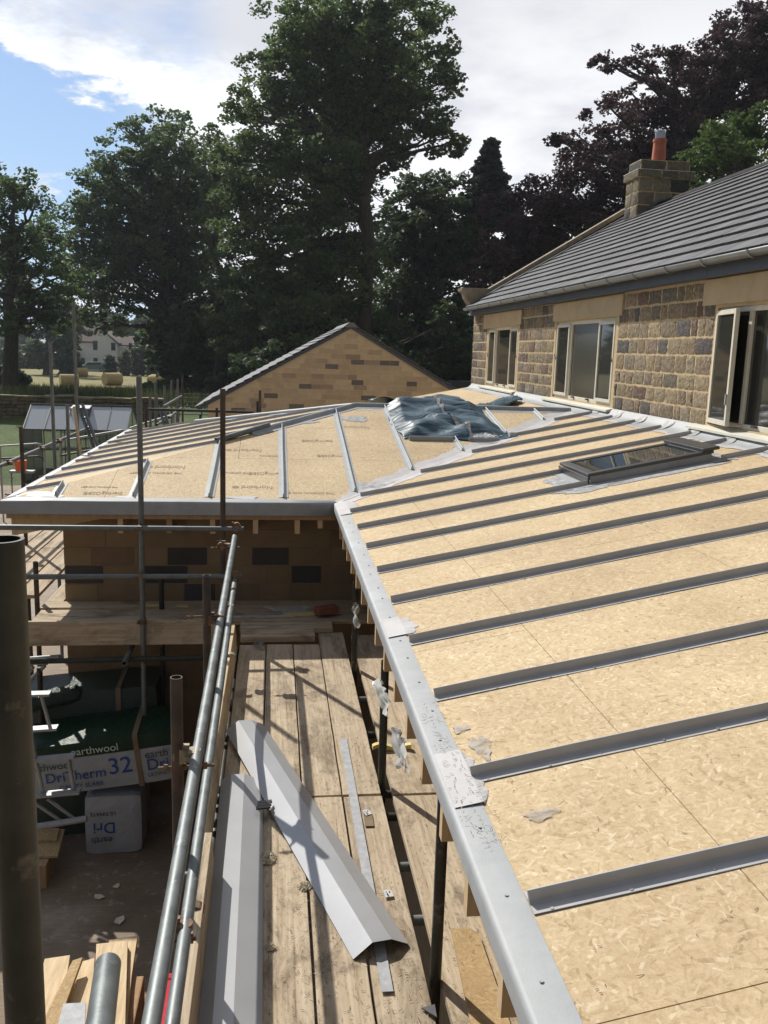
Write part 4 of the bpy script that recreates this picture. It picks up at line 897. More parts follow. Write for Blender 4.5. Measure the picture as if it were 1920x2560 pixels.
# ------------------------------------------------------------------ loose boards
def plank(x0, x1, y0, y1, zt, along, label, group='scaffold boards', name='scaffold_board', t=.038, mat=None, tilt=0):
    mb = MB(); n = 14; r = random.Random(int(abs(x0*97+y0*31)*10)); wv = [r.uniform(-.004, .004) for _ in range(n+1)]
    vs = []
    for i in range(n+1):
        s = i/n
        if along == 'y': y = lerp(y0, y1, s); c = [(x0+wv[i]*.4, y, zt-t), (x1+wv[i]*.4, y, zt-t), (x1+wv[i]*.4, y, zt+wv[i]*.5+tilt), (x0+wv[i]*.4, y, zt+wv[i]*.5)]
        else: x = lerp(x0, x1, s); c = [(x, y0+wv[i]*.4, zt-t), (x, y1+wv[i]*.4, zt-t), (x, y1+wv[i]*.4, zt+wv[i]*.5), (x, y0+wv[i]*.4, zt+wv[i]*.5)]
        vs += c
    fs = [(i*4+j, i*4+(j+1) % 4, (i+1)*4+(j+1) % 4, (i+1)*4+j) for i in range(n) for j in range(4)]+[(0, 1, 2, 3), (n*4+3, n*4+2, n*4+1, n*4)]
    mb.add(vs, fs); o = mb.build(name, MAT[mat or ('by' if along == 'y' else 'bx')], bevel=.003)
    import bmesh
    bm = bmesh.new(); bm.from_mesh(o.data); bmesh.ops.recalc_face_normals(bm, faces=bm.faces); bm.to_mesh(o.data); bm.free()
    return tag(o, label, 'scaffold board', group)
ZB = -2.586
nm_x = ['leftmost board of the walkway', 'second walkway board from the rails', 'third walkway board from the rails', 'walkway board next to the dark gap']
for i in range(4):
    x0 = -.288+.235*i; w = .226
    far = 7.46 if i < 3 else 7.78
    plank(x0, x0+w, 4.765, far, ZB+(.003 if i % 2 else 0), 'y', 'weathered '+nm_x[i]+', far half beyond the cross joint')
    plank(x0+(.004 if i else 0), x0+w+(.004 if i == 3 else 0), .9, 4.745 if i else 4.70, ZB+(0 if i % 2 else .002), 'y', 'weathered '+nm_x[i]+', near half under the grey trims')
plank(.715, .985, 4.755, 7.7, ZB+.002, 'y', 'wide grey board beyond the dark gap against the wall, far half with yellow strip')
plank(.712, .975, .9, 4.735, ZB, 'y', 'wide grey board beyond the dark gap, near half under the strand board offcut')
plank(-2.22, 1.0, 8.425, 8.64, -2.522, 'x', 'cross board laid tight along the foot of the shaded wing wall')
plank(-2.20, 1.0, 8.195, 8.395, -2.534, 'x', 'cross board in front of the one along the wing wall')
plank(-2.19, .95, 7.968, 8.165, -2.526, 'x', 'cross board behind the upright edge board of the wing lift')
plank(-.30, .55, 7.76, 7.955, -2.53, 'x', 'short cross board at the head of the walkway', t=.05)
plank(-.285, .375, 7.52, 7.745, -2.528, 'x', 'shortest cross board overlapping the walkway board ends', t=.055)
mb = MB(); mb.box(-2.45, -.50, 7.925, 7.963, -2.735, -2.505); tag(mb.build('edge_board', MAT['bx'], bevel=.004), 'long board set on edge across the front of the wing lift', 'scaffold board')
# boards on the left of the wing
for i, (x0, x1, y0, y1, l) in enumerate(((-2.58, -2.36, 8.9, 11.02, 'sunlit board beside the wing corner, nearest the wall'), (-2.84, -2.60, 8.2, 11.02, 'sunlit board left of the wing corner, second from the wall'), (-3.09, -2.86, 8.2, 14.8, 'sunlit board along the outer side of the wing lift'), (-2.84, -2.36, 11.04, 15.2, 'wide sunlit board further back beside the wing wall'), (-3.34, -3.11, 8.2, 14.8, 'outermost sunlit board of the wing lift'), (-2.22, -2.06, 8.66, 12, 'narrow board squeezed against the wing side wall'))):
    plank(x0, x1, y0, y1, -2.53, 'y', l)
# toe boards beside the rails
mb = MB(); mb.frame(Vector((-.350, 3.6, -2.58)), Vector((.012, 3.75, 0)), Vector((.034, 0, 0)), Vector((-.02, 0, .225))); tag(mb.build('toe_board', MAT['toe'], bevel=.003), 'pale toe board on edge beside the rails, far length', 'toe board', 'toe boards')
mb = MB(); mb.frame(Vector((-.302, .9, -2.57)), Vector((-.012, 3.1, 0)), Vector((.036, 0, 0)), Vector((-.01, 0, .225))); tag(mb.build('toe_board', MAT['by'], bevel=.003), 'weathered toe board on edge beside the rails, near length lapping the other', 'toe board', 'toe boards')
for y in (3.42, 6.55, 2.2):
    mb = MB(); n = 8
    for i in range(n):
        t0 = math.pi*(.1+.9*i/n); t1 = math.pi*(.1+.9*(i+1)/n); f_ = lambda t: Vector((-.325+.045*math.cos(t), y, -2.375+.04*math.sin(t)))
        mb.beam(f_(t0), f_(t1), .05, .006, (0, 1, 0) if False else (f_(t0)-Vector((-.325, y, -2.375))).normalized())
    tag(mb.build('board_clip', MAT['coupler' if y > 3 and y < 4 else 'coupler_z']), {3.42: 'rusty clip over the toe board beside the brown post', 6.55: 'bent tin clip over the far end of the toe board', 2.2: 'bent tin clip over the near toe board'}[y], 'clip', 'toe board clips')

# ------------------------------------------------------------------ things lying on the walkway
def bent(p0, p1, prof, label, name='bent_flashing', mat='sheet', h0=0, h1=0):
    p0 = Vector(p0); p1 = Vector(p1); d = (p1-p0).normalized(); s = Vector((d.y, -d.x, 0)).normalized()
    if s.x < 0: s = -s
    mb = MB(); n = 12; vs = []
    for i in range(n+1):
        q = p0.lerp(p1, i/n)+Vector((0, 0, lerp(h0, h1, i/n)))
        for a, b in prof: vs.append(q+s*a+Vector((0, 0, b)))
    k = len(prof); mb.add(vs, [(i*k+j, i*k+j+1, (i+1)*k+j+1, (i+1)*k+j) for i in range(n) for j in range(k-1)])
    return tag(mb.build(name, MAT[mat], thick=.0018), label, 'metal trim', 'bent metal trims')
bent((-.312, 5.62, ZB), (.353, 3.335, ZB), [(0, .0), (.088, .058), (.178, .050), (.262, .004)], 'long bent grey metal trim lying slantwise across the walkway boards', h0=.035, h1=.008)
bent((-.300, 4.95, ZB), (-.252, 1.2, ZB), [(0, .015), (.058, .052), (.135, .052), (.245, .006)], 'folded grey metal trim lying along the rails under the slanting one', h0=.004, h1=.004)
mb = MB(); mb.slab([(.449, 5.50, ZB+.009), (.499, 5.50, ZB+.009), (.500, 3.129, ZB+.009), (.451, 3.129, ZB+.009)], .003); tag(mb.build('metal_strip', MAT['strip']), 'narrow flat grey strip passing under the slanting trim', 'metal strip')
for (x, y, a, l) in ((.535, 4.53, .5, 'small white punched bracket on a brown pad by the cross joint'), (.56, 3.775, .2, 'small white punched bracket lying near the end of the slanting trim')):
    M_ = Matrix.Rotation(a, 3, 'Z'); mb = MB(); c = Vector((x, y, ZB+.012)); q = [c+M_@Vector(v) for v in ((-.02, -.02, 0), (.02, -.022, 0), (.022, .012, .006), (.004, .022, .01), (-.02, .018, .012))]
    mb.slab(q, .002); o = mb.build('bracket', MAT['white_tile']); tag(o, l, 'bracket', 'small white brackets')
    hb_ = MB()
    for (u, v) in ((.008, .006), (-.006, -.008), (-.008, .008)): hc = c+M_@Vector((u, v, .005)); hb_.tube(hc, hc+Vector((0, 0, .004)), .0035, 8)
    hb_.build('hole', MAT['black'], o)
mb = MB(); mb.frame(Vector((.513, 4.40, ZB+.004)), Vector((.048, .0, 0)), Vector((.004, .14, 0)), Vector((0, 0, .004))); tag(mb.build('brown_pad', MAT['strap']), 'thin brown pad under the white bracket by the cross joint', 'pad')
mb = MB()
for k in range(3): mb.frame(Vector((-.085+.004*k, 4.52+.03*k, ZB+.058)), Vector((.08, .012, 0)), Vector((-.004, .026, 0)), Vector((0, 0, .01)))
tag(mb.build('ribbed_shim', MAT['black'], bevel=.001), 'black ribbed plastic shim wedged where the two bent trims cross', 'shim')
mb = MB(); mb.slab([(.60, 3.03, ZB+.004), (.655, 3.035, ZB+.012), (.65, 2.96, ZB+.018)], .006); tag(mb.build('slate_chip', MAT['fascia_dark']), 'dark triangular chip on the walkway at the near right', 'slate chip')
def fluffball(x, y, r_, seed, label, n=260, mat='fluff', h=.5):
    r = random.Random(seed); mb = MB()
    for i in range(n):
        t = r.uniform(0, 6.28); q = r_*r.random()**.6; p = Vector((x+q*math.cos(t), y+q*math.sin(t)*1.2, ZB+.005+r.random()*r_*h*(1.2-q/r_)))
        d = Vector((r.gauss(0, 1), r.gauss(0, 1), r.gauss(0, .5))).normalized()*r.uniform(.008, .018); e = d.orthogonal().normalized()*.003
        mb.add([p-d, p+e, p+d, p-e], [(0, 1, 2, 3)])
    tag(mb.build('insulation_tuft', MAT[mat], thick=.002), label, 'insulation tuft', 'tufts of insulation')
fluffball(-.022, 4.13, .045, 1, 'cream tuft of insulation beside the right edge of the lower trim'); fluffball(.165, 3.88, .03, 2, 'flat scrap of insulation half way along the slanting trim', 90); fluffball(-.0, 3.45, .02, 3, 'tiny grey insulation tuft near the lower trim', 60)
mb = MB(); r = random.Random(4); pts = []
for i in range(11): pts.append((.655+.255*i/10, 5.33+.02*math.sin(i)*.4-.01, ZB+.03+.012*math.sin(i*.7)))
vs = []
for p in pts:
    for a, b in ((0, 0), (.045, 0), (.045, .022), (0, .026)): vs.append((p[0], p[1]+a, p[2]+b-.02))
mb.add(vs, [(i*4+j, i*4+(j+1) % 4, (i+1)*4+(j+1) % 4, (i+1)*4+j) for i in range(10) for j in range(4)]+[(0, 1, 2, 3), (43, 42, 41, 40)]); tag(mb.build('foam_strip', MAT['foam'], smooth=60), 'yellow foam strip lying across the dark gap between boards', 'foam strip')
mb = MB(); mb.slab([(.812, 3.49, ZB+.02), (.895, 3.49, ZB+.02), (.93, 3.44, ZB+.02), (.93, 1.8, ZB+.02), (.70, 1.8, ZB+.02), (.755, 2.6, ZB+.02)], .015, (0, 0, -1)); tag(mb.build('strand_board_offcut', MAT['osb_old']), 'jagged strand board offcut on the wide board under the eaves', 'board offcut')
mb = MB(); mb.slab([(.10, 8.06, -2.505), (.40, 8.10, -2.50), (.40, 8.17, -2.50), (.10, 8.15, -2.505)], .02, (0, 0, -1)); tag(mb.build('foam_offcut', MAT['foam']), 'yellow foam offcut at the foot of the wing wall', 'foam offcut')
for (px, py, w) in ((380, 1513, .16), (455, 1515, .12)):
    p = U(px, py, z=-2.51); mb = MB(); mb.slab([(p.x-w/2, p.y, p.z), (p.x+w/2, p.y-.01, p.z), (p.x+w/3, p.y+.05, p.z), (p.x-w/3, p.y+.04, p.z)], .012, (0, 0, -1)); tag(mb.build('foam_offcut', MAT['foam']), 'yellow foam sliver beside the short upright behind the rails' if px < 400 else 'triangular yellow foam scrap near the brown posts', 'foam offcut')
mb = MB(); mb.frame(Vector((.43, 8.0, -2.49)), Vector((.20, .09, 0)), Vector((-.045, .09, 0)), Vector((0, 0, .065))); tag(mb.build('loose_brick', MAT['brick'], bevel=.004), 'loose red brick in the dark corner by the wing wall', 'brick')
def crumple(c, sx, sy, sz, seed, label, mat='film', name='plastic_scrap', nu=12, nv=10, rot=0, cat='plastic film', vert=False):
    r = random.Random(seed); ph = [r.uniform(0, 6) for _ in range(8)]; mb = MB(); c = Vector(c)
    def fn(u, v):
        a = (u-.5)*sx*(1+.25*math.sin(5*v+ph[0])); b = (v-.5)*sy*(1+.25*math.sin(6*u+ph[1])); h = sz*(math.sin(7*u+ph[2])*math.sin(5*v+ph[3])*.5+.35*math.sin(15*u+9*v+ph[4])+.2*math.sin(23*v-11*u+ph[5]))
        if vert:
            g = 1-.55*abs(2*u-1)**2*(1-v); return c+Vector((-.02-.03*v*(1-v)+h*.45, (u-.5)*sx*(.45+.9*math.sin(math.pi*min(1, .25+.75*v)))+.02*math.sin(9*v+ph[0]), -(1-v)*sy*g*(.75+.25*math.sin(4*u+ph[1]))+sy*.5))
        return c+Vector((a*math.cos(rot)-b*math.sin(rot), a*math.sin(rot)+b*math.cos(rot), abs(h)+.004))
    mb.grid(fn, nu, nv); return tag(mb.build(name, MAT[mat], smooth=70), label, cat)
crumple((-.12, 7.38, ZB+.01), .10, .12, .05, 3, 'crumpled clear plastic bag on the far end of the leftmost board')
crumple((.16, 8.28, -2.52), .42, .16, .03, 5, 'sheet of pale plastic film in the corner below the wing wall')
crumple((-.1, 8.05, -2.52), .7, .06, .02, 6, 'torn strip of clear film along the cross boards')
for i, (y, a, b, z, l) in enumerate(((5.55, .32, .30, -1.80, 'bag of clear plastic hanging below the middle of the eave trim'), (4.1, .4, .20, -1.74, 'shiny strip of clear plastic hanging by the standing tube'), (3.45, .35, .24, -1.72, 'torn clear plastic drooping near the pale trim joint'))):
    crumple((XO-.012, y, z), a, b, .05, 11+i, l, vert=True, name='hanging_film')
# shavings and needles scattered over walkway and trim: nobody could count them
def litter():
    r = random.Random(9); mb = MB()
    def put(x, y, z, L, w):
        t = r.uniform(0, math.pi); d = Vector((math.cos(t), math.sin(t), 0))*L/2; e = Vector((-d.y, d.x, 0)).normalized()*w/2; p = Vector((x, y, z+.002)); m_ = e*r.uniform(-3, 3)
        mb.add([p-d-e, p+m_-e, p+m_+e, p-d+e, p+d+e, p+d-e], [(0, 1, 2, 3), (1, 5, 4, 2)], mi=0 if r.random() < .8 else 1)
    for i in range(7000):
        x = r.uniform(-.27, .96); y = 1.6+5.6*r.random()**1.1
        if .645 < x < .72 or abs(((x+.288) % .235)-.23) < .006: continue
        put(x, y, ZB+.004, r.uniform(.005, .02), r.uniform(.0012, .0026))
    for i in range(150):
        x = XO+r.uniform(.01, .12); y = r.uniform(2.3, 3.4); put(x, y, roof_z(x, y)+.014, r.uniform(.008, .022), .0018)
    for i in range(260):
        x = r.uniform(.7, 2.2); y = r.uniform(1.6, 5); put(x, y, roof_z(x, y)+.001, r.uniform(.004, .02), .002)
    tag(mb.build('wood_shavings', [nm('brown_needles', (.07, .05, .03), (.12, .08, .05), 9, bump=0), nm('pale_shavings', (.45, .38, .26), (.55, .47, .34), 9, bump=0)]), 'brown needles and pale shavings strewn over the walkway boards', 'wood shavings', kind='stuff')
litter()

# ------------------------------------------------------------------ tarpaulin over the hole in the wing roof
def fold(x, y, s): return .5*math.sin(x*4.3+y*7.1*s+s)+.3*math.sin(x*9.7-y*6.3+2*s)+.22*math.sin(x*17+y*13+s)
def tarp():
    t = thing('tarpaulin', 'crumpled blue grey tarpaulin over an opening near the wing ridge', 'tarpaulin', (2.1, 10.8, -1.0))
    mb = MB()
    def fn(u, v):
        x = lerp(1.52, 2.86, u)-.10*v+.025*math.sin(9*v+1); y = lerp(10.36, 12.15+.95*max(0, u-.15)**.7, v**1.15)+.04*math.sin(7*u)
        if v < .02: y += 0
        e = min(1, 6*min(u, 1-u)+.15)*min(1, 9*v+.05)
        lift = .075*e+.19*max(0, min(1, (v-.55)/.35))**1.4*(.12+.88*math.exp(-((u-.72)/.30)**2))*(1-.5*max(0, v-.92)/.08)
        z = roof_z(x, y)+lift+.030*fold(x*.8, y*1.9, 1.3)*(.3+e)+.028*abs(math.sin(4.3*y-1.1*x+1.6*math.sin(2.2*x+y)))**1.6*e+.012*math.sin(11*x+3*math.sin(5*y))*e
        return Vector((x, y, max(z, roof_z(x, y)+.012)))
    mb.grid(fn, 70, 80); mb.build('sheet', MAT['tarp'], t, smooth=75, thick=.002)
    mb = MB()
    def f2(u, v):
        x = lerp(2.5, 4.02, u); y = lerp(12.2, 13.3, v)+1.7*u+.08*math.sin(8*u); z = roof_z(x, y)+.03+.05*abs(fold(x*1.6, y*2.5, 2.1))+(.13*(1-u)**.7+.03)*math.sin(math.pi*min(1, .15+v))
        return Vector((x, y, z))
    mb.grid(f2, 40, 16); mb.build('flap', MAT['tarp'], t, smooth=75, thick=.002)
    mb = MB()
    def f3(u, v):
        x = lerp(1.30, 1.9, u); y = lerp(11.95, 12.4, v); return Vector((x, y, roof_z(x, y)+.10+.06*abs(math.sin(5*u+2*v))))
    mb.grid(f3, 16, 10); mb.build('flap', MAT['tarp'], t, smooth=75, thick=.002)
    # tape along the middle
    mb = MB(); vs = []
    for i in range(41):
        v = i/40*.82; u = .60-.10*v+.02*math.sin(9*v); p = fn(u, v); q = fn(u+.038+.012*math.sin(i), v); vs += [p+Vector((0, 0, .012+.006*math.sin(i*1.9))), q+Vector((0, 0, .012+.006*math.cos(i*2.3)))]
    mb.add(vs, [(2*i, 2*i+1, 2*i+3, 2*i+2) for i in range(40)]); mb.build('silver_tape', MAT['steel2'], t, smooth=80)
MAT['steel2'] = nm('wrinkled_silver_tape', (.06, .06, .06), (.30, .29, .27), 30, rough=.4, bump=.9, bsc=30, bd=.01, metal=.3)
tarp()
for (x0, x1, l) in ((1.60, 2.14, 'grey rail weighing down the left of the tarpaulin hem'), (2.33, 2.70, 'grey rail weighing down the right of the tarpaulin hem')):
    mb = MB(); y = 10.32; z = roof_z(x0, y); mb.box(x0, x1, y, y+.05, z+.004, z+.02); mb.box(x0, x1, y+.012, y+.026, z+.02, z+.055); tag(mb.build('hem_rail', MAT['trim'], bevel=.002), l, 'rail', 'rails on the tarpaulin hem')
fz = ZO+S_*(10.3-YF); mb = MB(); r = random.Random(8)
for i in range(220):
    p = Vector((2.52+r.gauss(0, .07), 10.30+r.gauss(0, .03), fz+.06+abs(r.gauss(0, .025)))); d = Vector((r.gauss(0, 1), r.gauss(0, 1), r.gauss(0, .6))).normalized()*.03; e = d.orthogonal().normalized()*.002; mb.add([p-d, p+e, p+d, p-e], [(0, 1, 2, 3)])
tag(mb.build('frayed_fibre', MAT['white_tile']), 'tuft of frayed white fibre at the foot of the tarpaulin', 'fibre tuft')
mb = MB(); p = Vector((2.74, 10.1, 0)); mb.box(2.86, 2.94, 10.42, 10.50, roof_z(2.9, 10.4)+.0, roof_z(2.9, 10.4)+.06); tag(mb.build('grey_block', MAT['trim_dark'], bevel=.006), 'small grey block in the valley right of the tarpaulin', 'block')

# ------------------------------------------------------------------ yard below: insulation packs, ladder, offcuts
def pack(name, o, ex, ey, ez, label, texts=(), strap=None, top=True, wrapm=('white_print', 'green_print')):
    o = Vector(o); ex = Vector(ex); ey = Vector(ey); ez = Vector(ez); t = thing(name, label, 'insulation pack', o+ex*.5+ey*.5, 'insulation packs')
    def body(z0, z1, mat, nm_, gr=0):
        mb = MB(); N = 14
        def sup(a, b):  # puffy rounded profile
            return a, b
        for face in range(6):
            def fn(u, v, face=face):
                c = {0: (u, 0, v), 1: (1, u, v), 2: (1-u, 1, v), 3: (0, 1-u, v), 4: (u, v, 1), 5: (u, 1-v, 0)}[face]
                X, Y, Z = c; zz = lerp(z0, z1, Z)
                q = [2*X-1, 2*Y-1, 2*zz-1]; w = .06
                bul = Vector((0, 0, 0)); px_ = q[0]*(1-w*.4*(q[1]**2)*(q[2]**2)); py_ = q[1]*(1+.06*(1-q[0]**2)*(1-q[2]**2)-w*(q[0]**8)); pz_ = q[2]*(1+.05*(1-q[0]**2)*(1-q[1]**2)-w*(q[0]**8))
                return o+ex*((px_+1)/2)+ey*((py_+1)/2)+ez*((pz_+1)/2)
            mb.grid(fn, N, 6)
        return mb.build(nm_, MAT[mat], t, smooth=50)
    body(0, .72 if top else 1, wrapm[0], 'pack_wrapping')
    if top: body(.721, 1.0, wrapm[1], 'pack_wrapping')
    for (s, size, a, b, mt, face) in texts:
        if face == 'front': text(s, size, fit_up(o+ex*a+ez*b-ey.normalized()*.022, ex, ez), MAT[mt], t, 'printed_words', .001)
        elif face == 'flip': text(s, size, fit_up(o+ex*a+ez*b-ey.normalized()*.022, -ex, -ez), MAT[mt], t, 'printed_words', .001)
        else: text(s, size, fit_up(o+ex*a+ey*b+ez*1.035, ex, ey), MAT[mt], t, 'printed_words', .001)
    if strap is not None:
        mb = MB(); w = .045/ex.length; oo = o+ex*strap-ey*.04-ez*.03; mb.frame(oo, ex*w, ey*1.08, ez*1.08); mb.build('strap', MAT['strap'], t)
    return t
rr = Vector((1.2, 0, .135)); up_ = Vector((-.05, 0, .44)); bk = Vector((.0, .50, .05))
pack('insulation_pack', (-2.17, 7.55, -4.03), rr*1.12, bk, up_*1.05, 'big insulation pack with blue 32 lettering tilted on the stack', (('DriTherm', .13, .335, .36, 'blue_ink', 'front'), ('32', .22, .625, .44, 'blue_ink', 'front'), ('CAVITY SLABS', .06, .36, .14, 'blue_ink', 'front'), ('earthwool', .10, .17, .60, 'dark_ink', 'front'), ('earthwool', .10, .48, .84, 'pale_ink', 'front'), ('earth', .10, .87, .60, 'dark_ink', 'front'), ('Dri', .15, .87, .38, 'blue_ink', 'front'), ('ULTIMATE', .05, .88, .18, 'dark_ink', 'front')), .73)
pack('insulation_pack', (-1.68, 7.55, -4.6), Vector((.50, 0, .01)), Vector((0, .55, 0)), Vector((0, 0, .56)), 'small white insulation pack standing upside down under the tilted one', (('Dri', .15, .35, .48, 'blue_ink', 'flip'), ('ULTIMATE', .05, .33, .72, 'dark_ink', 'flip'), ('earth', .09, .3, .26, 'dark_ink', 'flip')), None, False)
pack('insulation_pack', (-2.4, 7.9, -4.6), Vector((.66, 0, 0)), Vector((0, .55, 0)), Vector((0, 0, .56)), 'dark wrapped pack at the bottom left of the stack behind the steps', (), None, False, ('darkwrap', 'darkwrap'))
pack('insulation_pack', (-2.35, 8.1, -3.62), Vector((1.25, 0, .1)), Vector((0, .50, .02)), Vector((0, 0, .32)), 'dark green pack at the back of the insulation stack', (), .70, False, ('darkwrap', 'darkwrap'))
mb = MB(); a = U(60, 1762, y=7.9); b = U(205, 1728, y=8.15)
def rollf():
    d = (b-a); L = d.length; d.normalize(); e = d.cross(Vector((0, 0, 1))).normalized(); f_ = e.cross(d); vs = []; n = 24; m_ = 16
    for i in range(n+1):
        rr_ = .085*(1-.5*max(0, (i/n-.8)/.2)**2)
        for j in range(m_): t = 2*math.pi*j/m_; q = rr_*(1+.10*math.sin(5*t+i*.8)+.06*math.sin(i*2.4)); vs.append(a+d*(L*i/n)+e*q*math.cos(t)+f_*q*math.sin(t))
    mb.add(vs, [(i*m_+j, i*m_+(j+1) % m_, (i+1)*m_+(j+1) % m_, (i+1)*m_+j) for i in range(n) for j in range(m_)]+[list(range(m_))[::-1], [n*m_+j for j in range(m_)]])
rollf(); tag(mb.build('black_roll', MAT['darkwrap'], smooth=60), 'crinkled black plastic roll lying on top of the insulation stack', 'plastic roll')
def Q4(a, b, y): return U(a/2.765, 1600+b/2.765, y=y)
st = thing('aluminium_steps', 'aluminium work steps standing in front of the insulation stack', 'steps', (-1.95, 7.1, -4.6))
for i, (p, q, r_) in enumerate((((195, 600), (300, 1060), .018), ((285, 380), (345, 600), .015), ((470, 800), (510, 1030), .018), ((330, 1100), (520, 1240), .014), ((245, 1130), (420, 1250), .014))):
    mb = MB(); mb.tube(Q4(*p, 7.15), Q4(*q, 7.15), r_, 12); mb.build('stile' if i < 3 else 'brace', MAT['alu'], st, smooth=40)
for (p, q) in (((190, 620), (400, 605)), ((225, 830), (520, 800)), ((235, 1075), (555, 1045)), ((190, 375), (350, 370))):
    mb = MB(); mb.beam(Q4(*p, 7.13), Q4(*q, 7.13), .09, .022, (0, 0, 1)); mb.build('tread', MAT['alu'], st, bevel=.003)
mb = MB(); mb.tube(Q4(260, 1290, 7.1), Q4(600, 1235, 7.1), .028, 14); mb.build('foot_bar', MAT['alu'], st, smooth=40)
lt = thing('aluminium_trestle', 'bright ribbed aluminium trestle under the wing lift at the left', 'trestle', (-2.9, 8.6, -4.6))
for (p, q, r_) in (((120, 150), (330, 150), .03), ((150, 140), (415, 120), .028), ((190, 300), (310, 175), .02), ((180, 240), (230, 185), .02)):
    mb = MB(); mb.tube(Q4(*p, 8.0), Q4(*q, 8.0), r_, 12, hollow=.005); mb.build('bar', MAT['alu'], lt, smooth=30)
mb = MB(); p = Q4(272, 190, 8.0); mb.tube((p.x, 8.0, -4.6), p, .025, 12); mb.build('leg', MAT['dark_tube'], lt)
def gpoly(pts, z, t, mat, name, label, cat, B=lambda a, b: (a/2.37, 2000+b/2.37), group=None):
    mb = MB(); mb.slab([U(*B(*q), z=z) for q in pts], t, (0, 0, -1)); return tag(mb.build(name, MAT[mat], bevel=.002), label, cat, group)
gpoly([(150, 240), (340, 240), (380, 172), (345, 335), (150, 335)][0:0] or [(140, 170), (383, 172), (342, 330), (140, 335)], -4.36, .022, 'osb_old', 'strand_board_piece', 'lower strand board piece in the yard behind the near post', 'board offcut', group='strand board pieces in the yard')
gpoly([(140, 165), (352, 165), (335, 235), (140, 237)], -4.335, .022, 'osb_old', 'strand_board_piece', 'upper strand board piece resting on a larger one in the yard', 'board offcut', group='strand board pieces in the yard')
mb = MB(); mb.box(-2.25, -1.9, 7.05, 7.35, -4.6, -4.385); tag(mb.build('timber_block', MAT['timber_dim'], bevel=.004), 'block under the strand board pieces in the yard', 'timber block')
G2 = 'timber offcuts piled below the rails'
gpoly([(265, 940), (415, 918), (350, 1330), (215, 1330), (240, 1040)], -3.90, .045, 'timber_pale', 'timber_offcut', 'wide pale timber offcut at the left of the pile beside the near post', 'timber offcut', group=G2)
gpoly([(430, 950), (490, 930), (345, 1330), (245, 1330)], -3.86, .03, 'osb_old', 'strand_board_strip', 'strand board strip slanting over the left timber offcut', 'timber offcut', group=G2)
gpoly([(490, 955), (560, 935), (540, 1400), (360, 1330), (420, 1130)], -3.95, .045, 'timber_pale', 'timber_offcut', 'timber offcut low in the middle of the pile', 'timber offcut', group=G2)
gpoly([(570, 852), (757, 832), (740, 1400), (560, 1400)], -3.87, .045, 'timber_pale', 'timber_offcut', 'pale timber offcut behind the short near tube', 'timber offcut', group=G2)
gpoly([(645, 828), (815, 803), (780, 1040), (745, 1420), (690, 1420)], -3.92, .045, 'timber_pale', 'timber_offcut', 'longest timber offcut at the right of the pile', 'timber offcut', group=G2)
gpoly([(375, 1205), (510, 1198), (500, 1420), (320, 1420)], -3.84, .02, 'strip', 'white_board', 'grey white board scrap in the timber pile', 'board offcut', group=G2)
mb = MB(); mb.box(-1.5, -.8, 4.3, 5.1, -4.6, -3.97); tag(mb.build('timber_stack', MAT['timber_dim'], bevel=.01), 'brown stack of boards under the timber offcuts', 'timber stack')
a = U(415, 2440, z=-4.2); b = U(392, 2580, z=-3.6); mb = MB(); mb.beam(a, b, .08, .03); mb.beam(a+Vector((-.005, -.2, .01)), a+Vector((0, -.26, .02)), .083, .034); tag(mb.build('red_level', MAT['red'], bevel=.003), 'red bar with a pale band seen between the two rails', 'spirit level')
# scraps in the yard
r = random.Random(31)
for i, (px, py, s, l) in enumerate(((300, 2300, .09, 'pale torn scrap in the middle of the dark yard'), (245, 2243, .07, 'thin white scrap on the yard near the strand board'), (292, 2215, .05, 'small light scrap on the yard below the packs'), (125, 2183, .05, 'tiny pale scrap behind the near post'))):
    p = U(px, py, z=-4.59); mb = MB(); mb.slab([(p.x+s*math.cos(t)*r.uniform(.4, 1), p.y+s*math.sin(t)*r.uniform(.3, .8), -4.585) for t in (0, 1.2, 2.4, 3.6, 4.9)], .006, (0, 0, -1)); tag(mb.build('paper_scrap', MAT['fluff']), l, 'paper scrap', 'scraps on the yard')

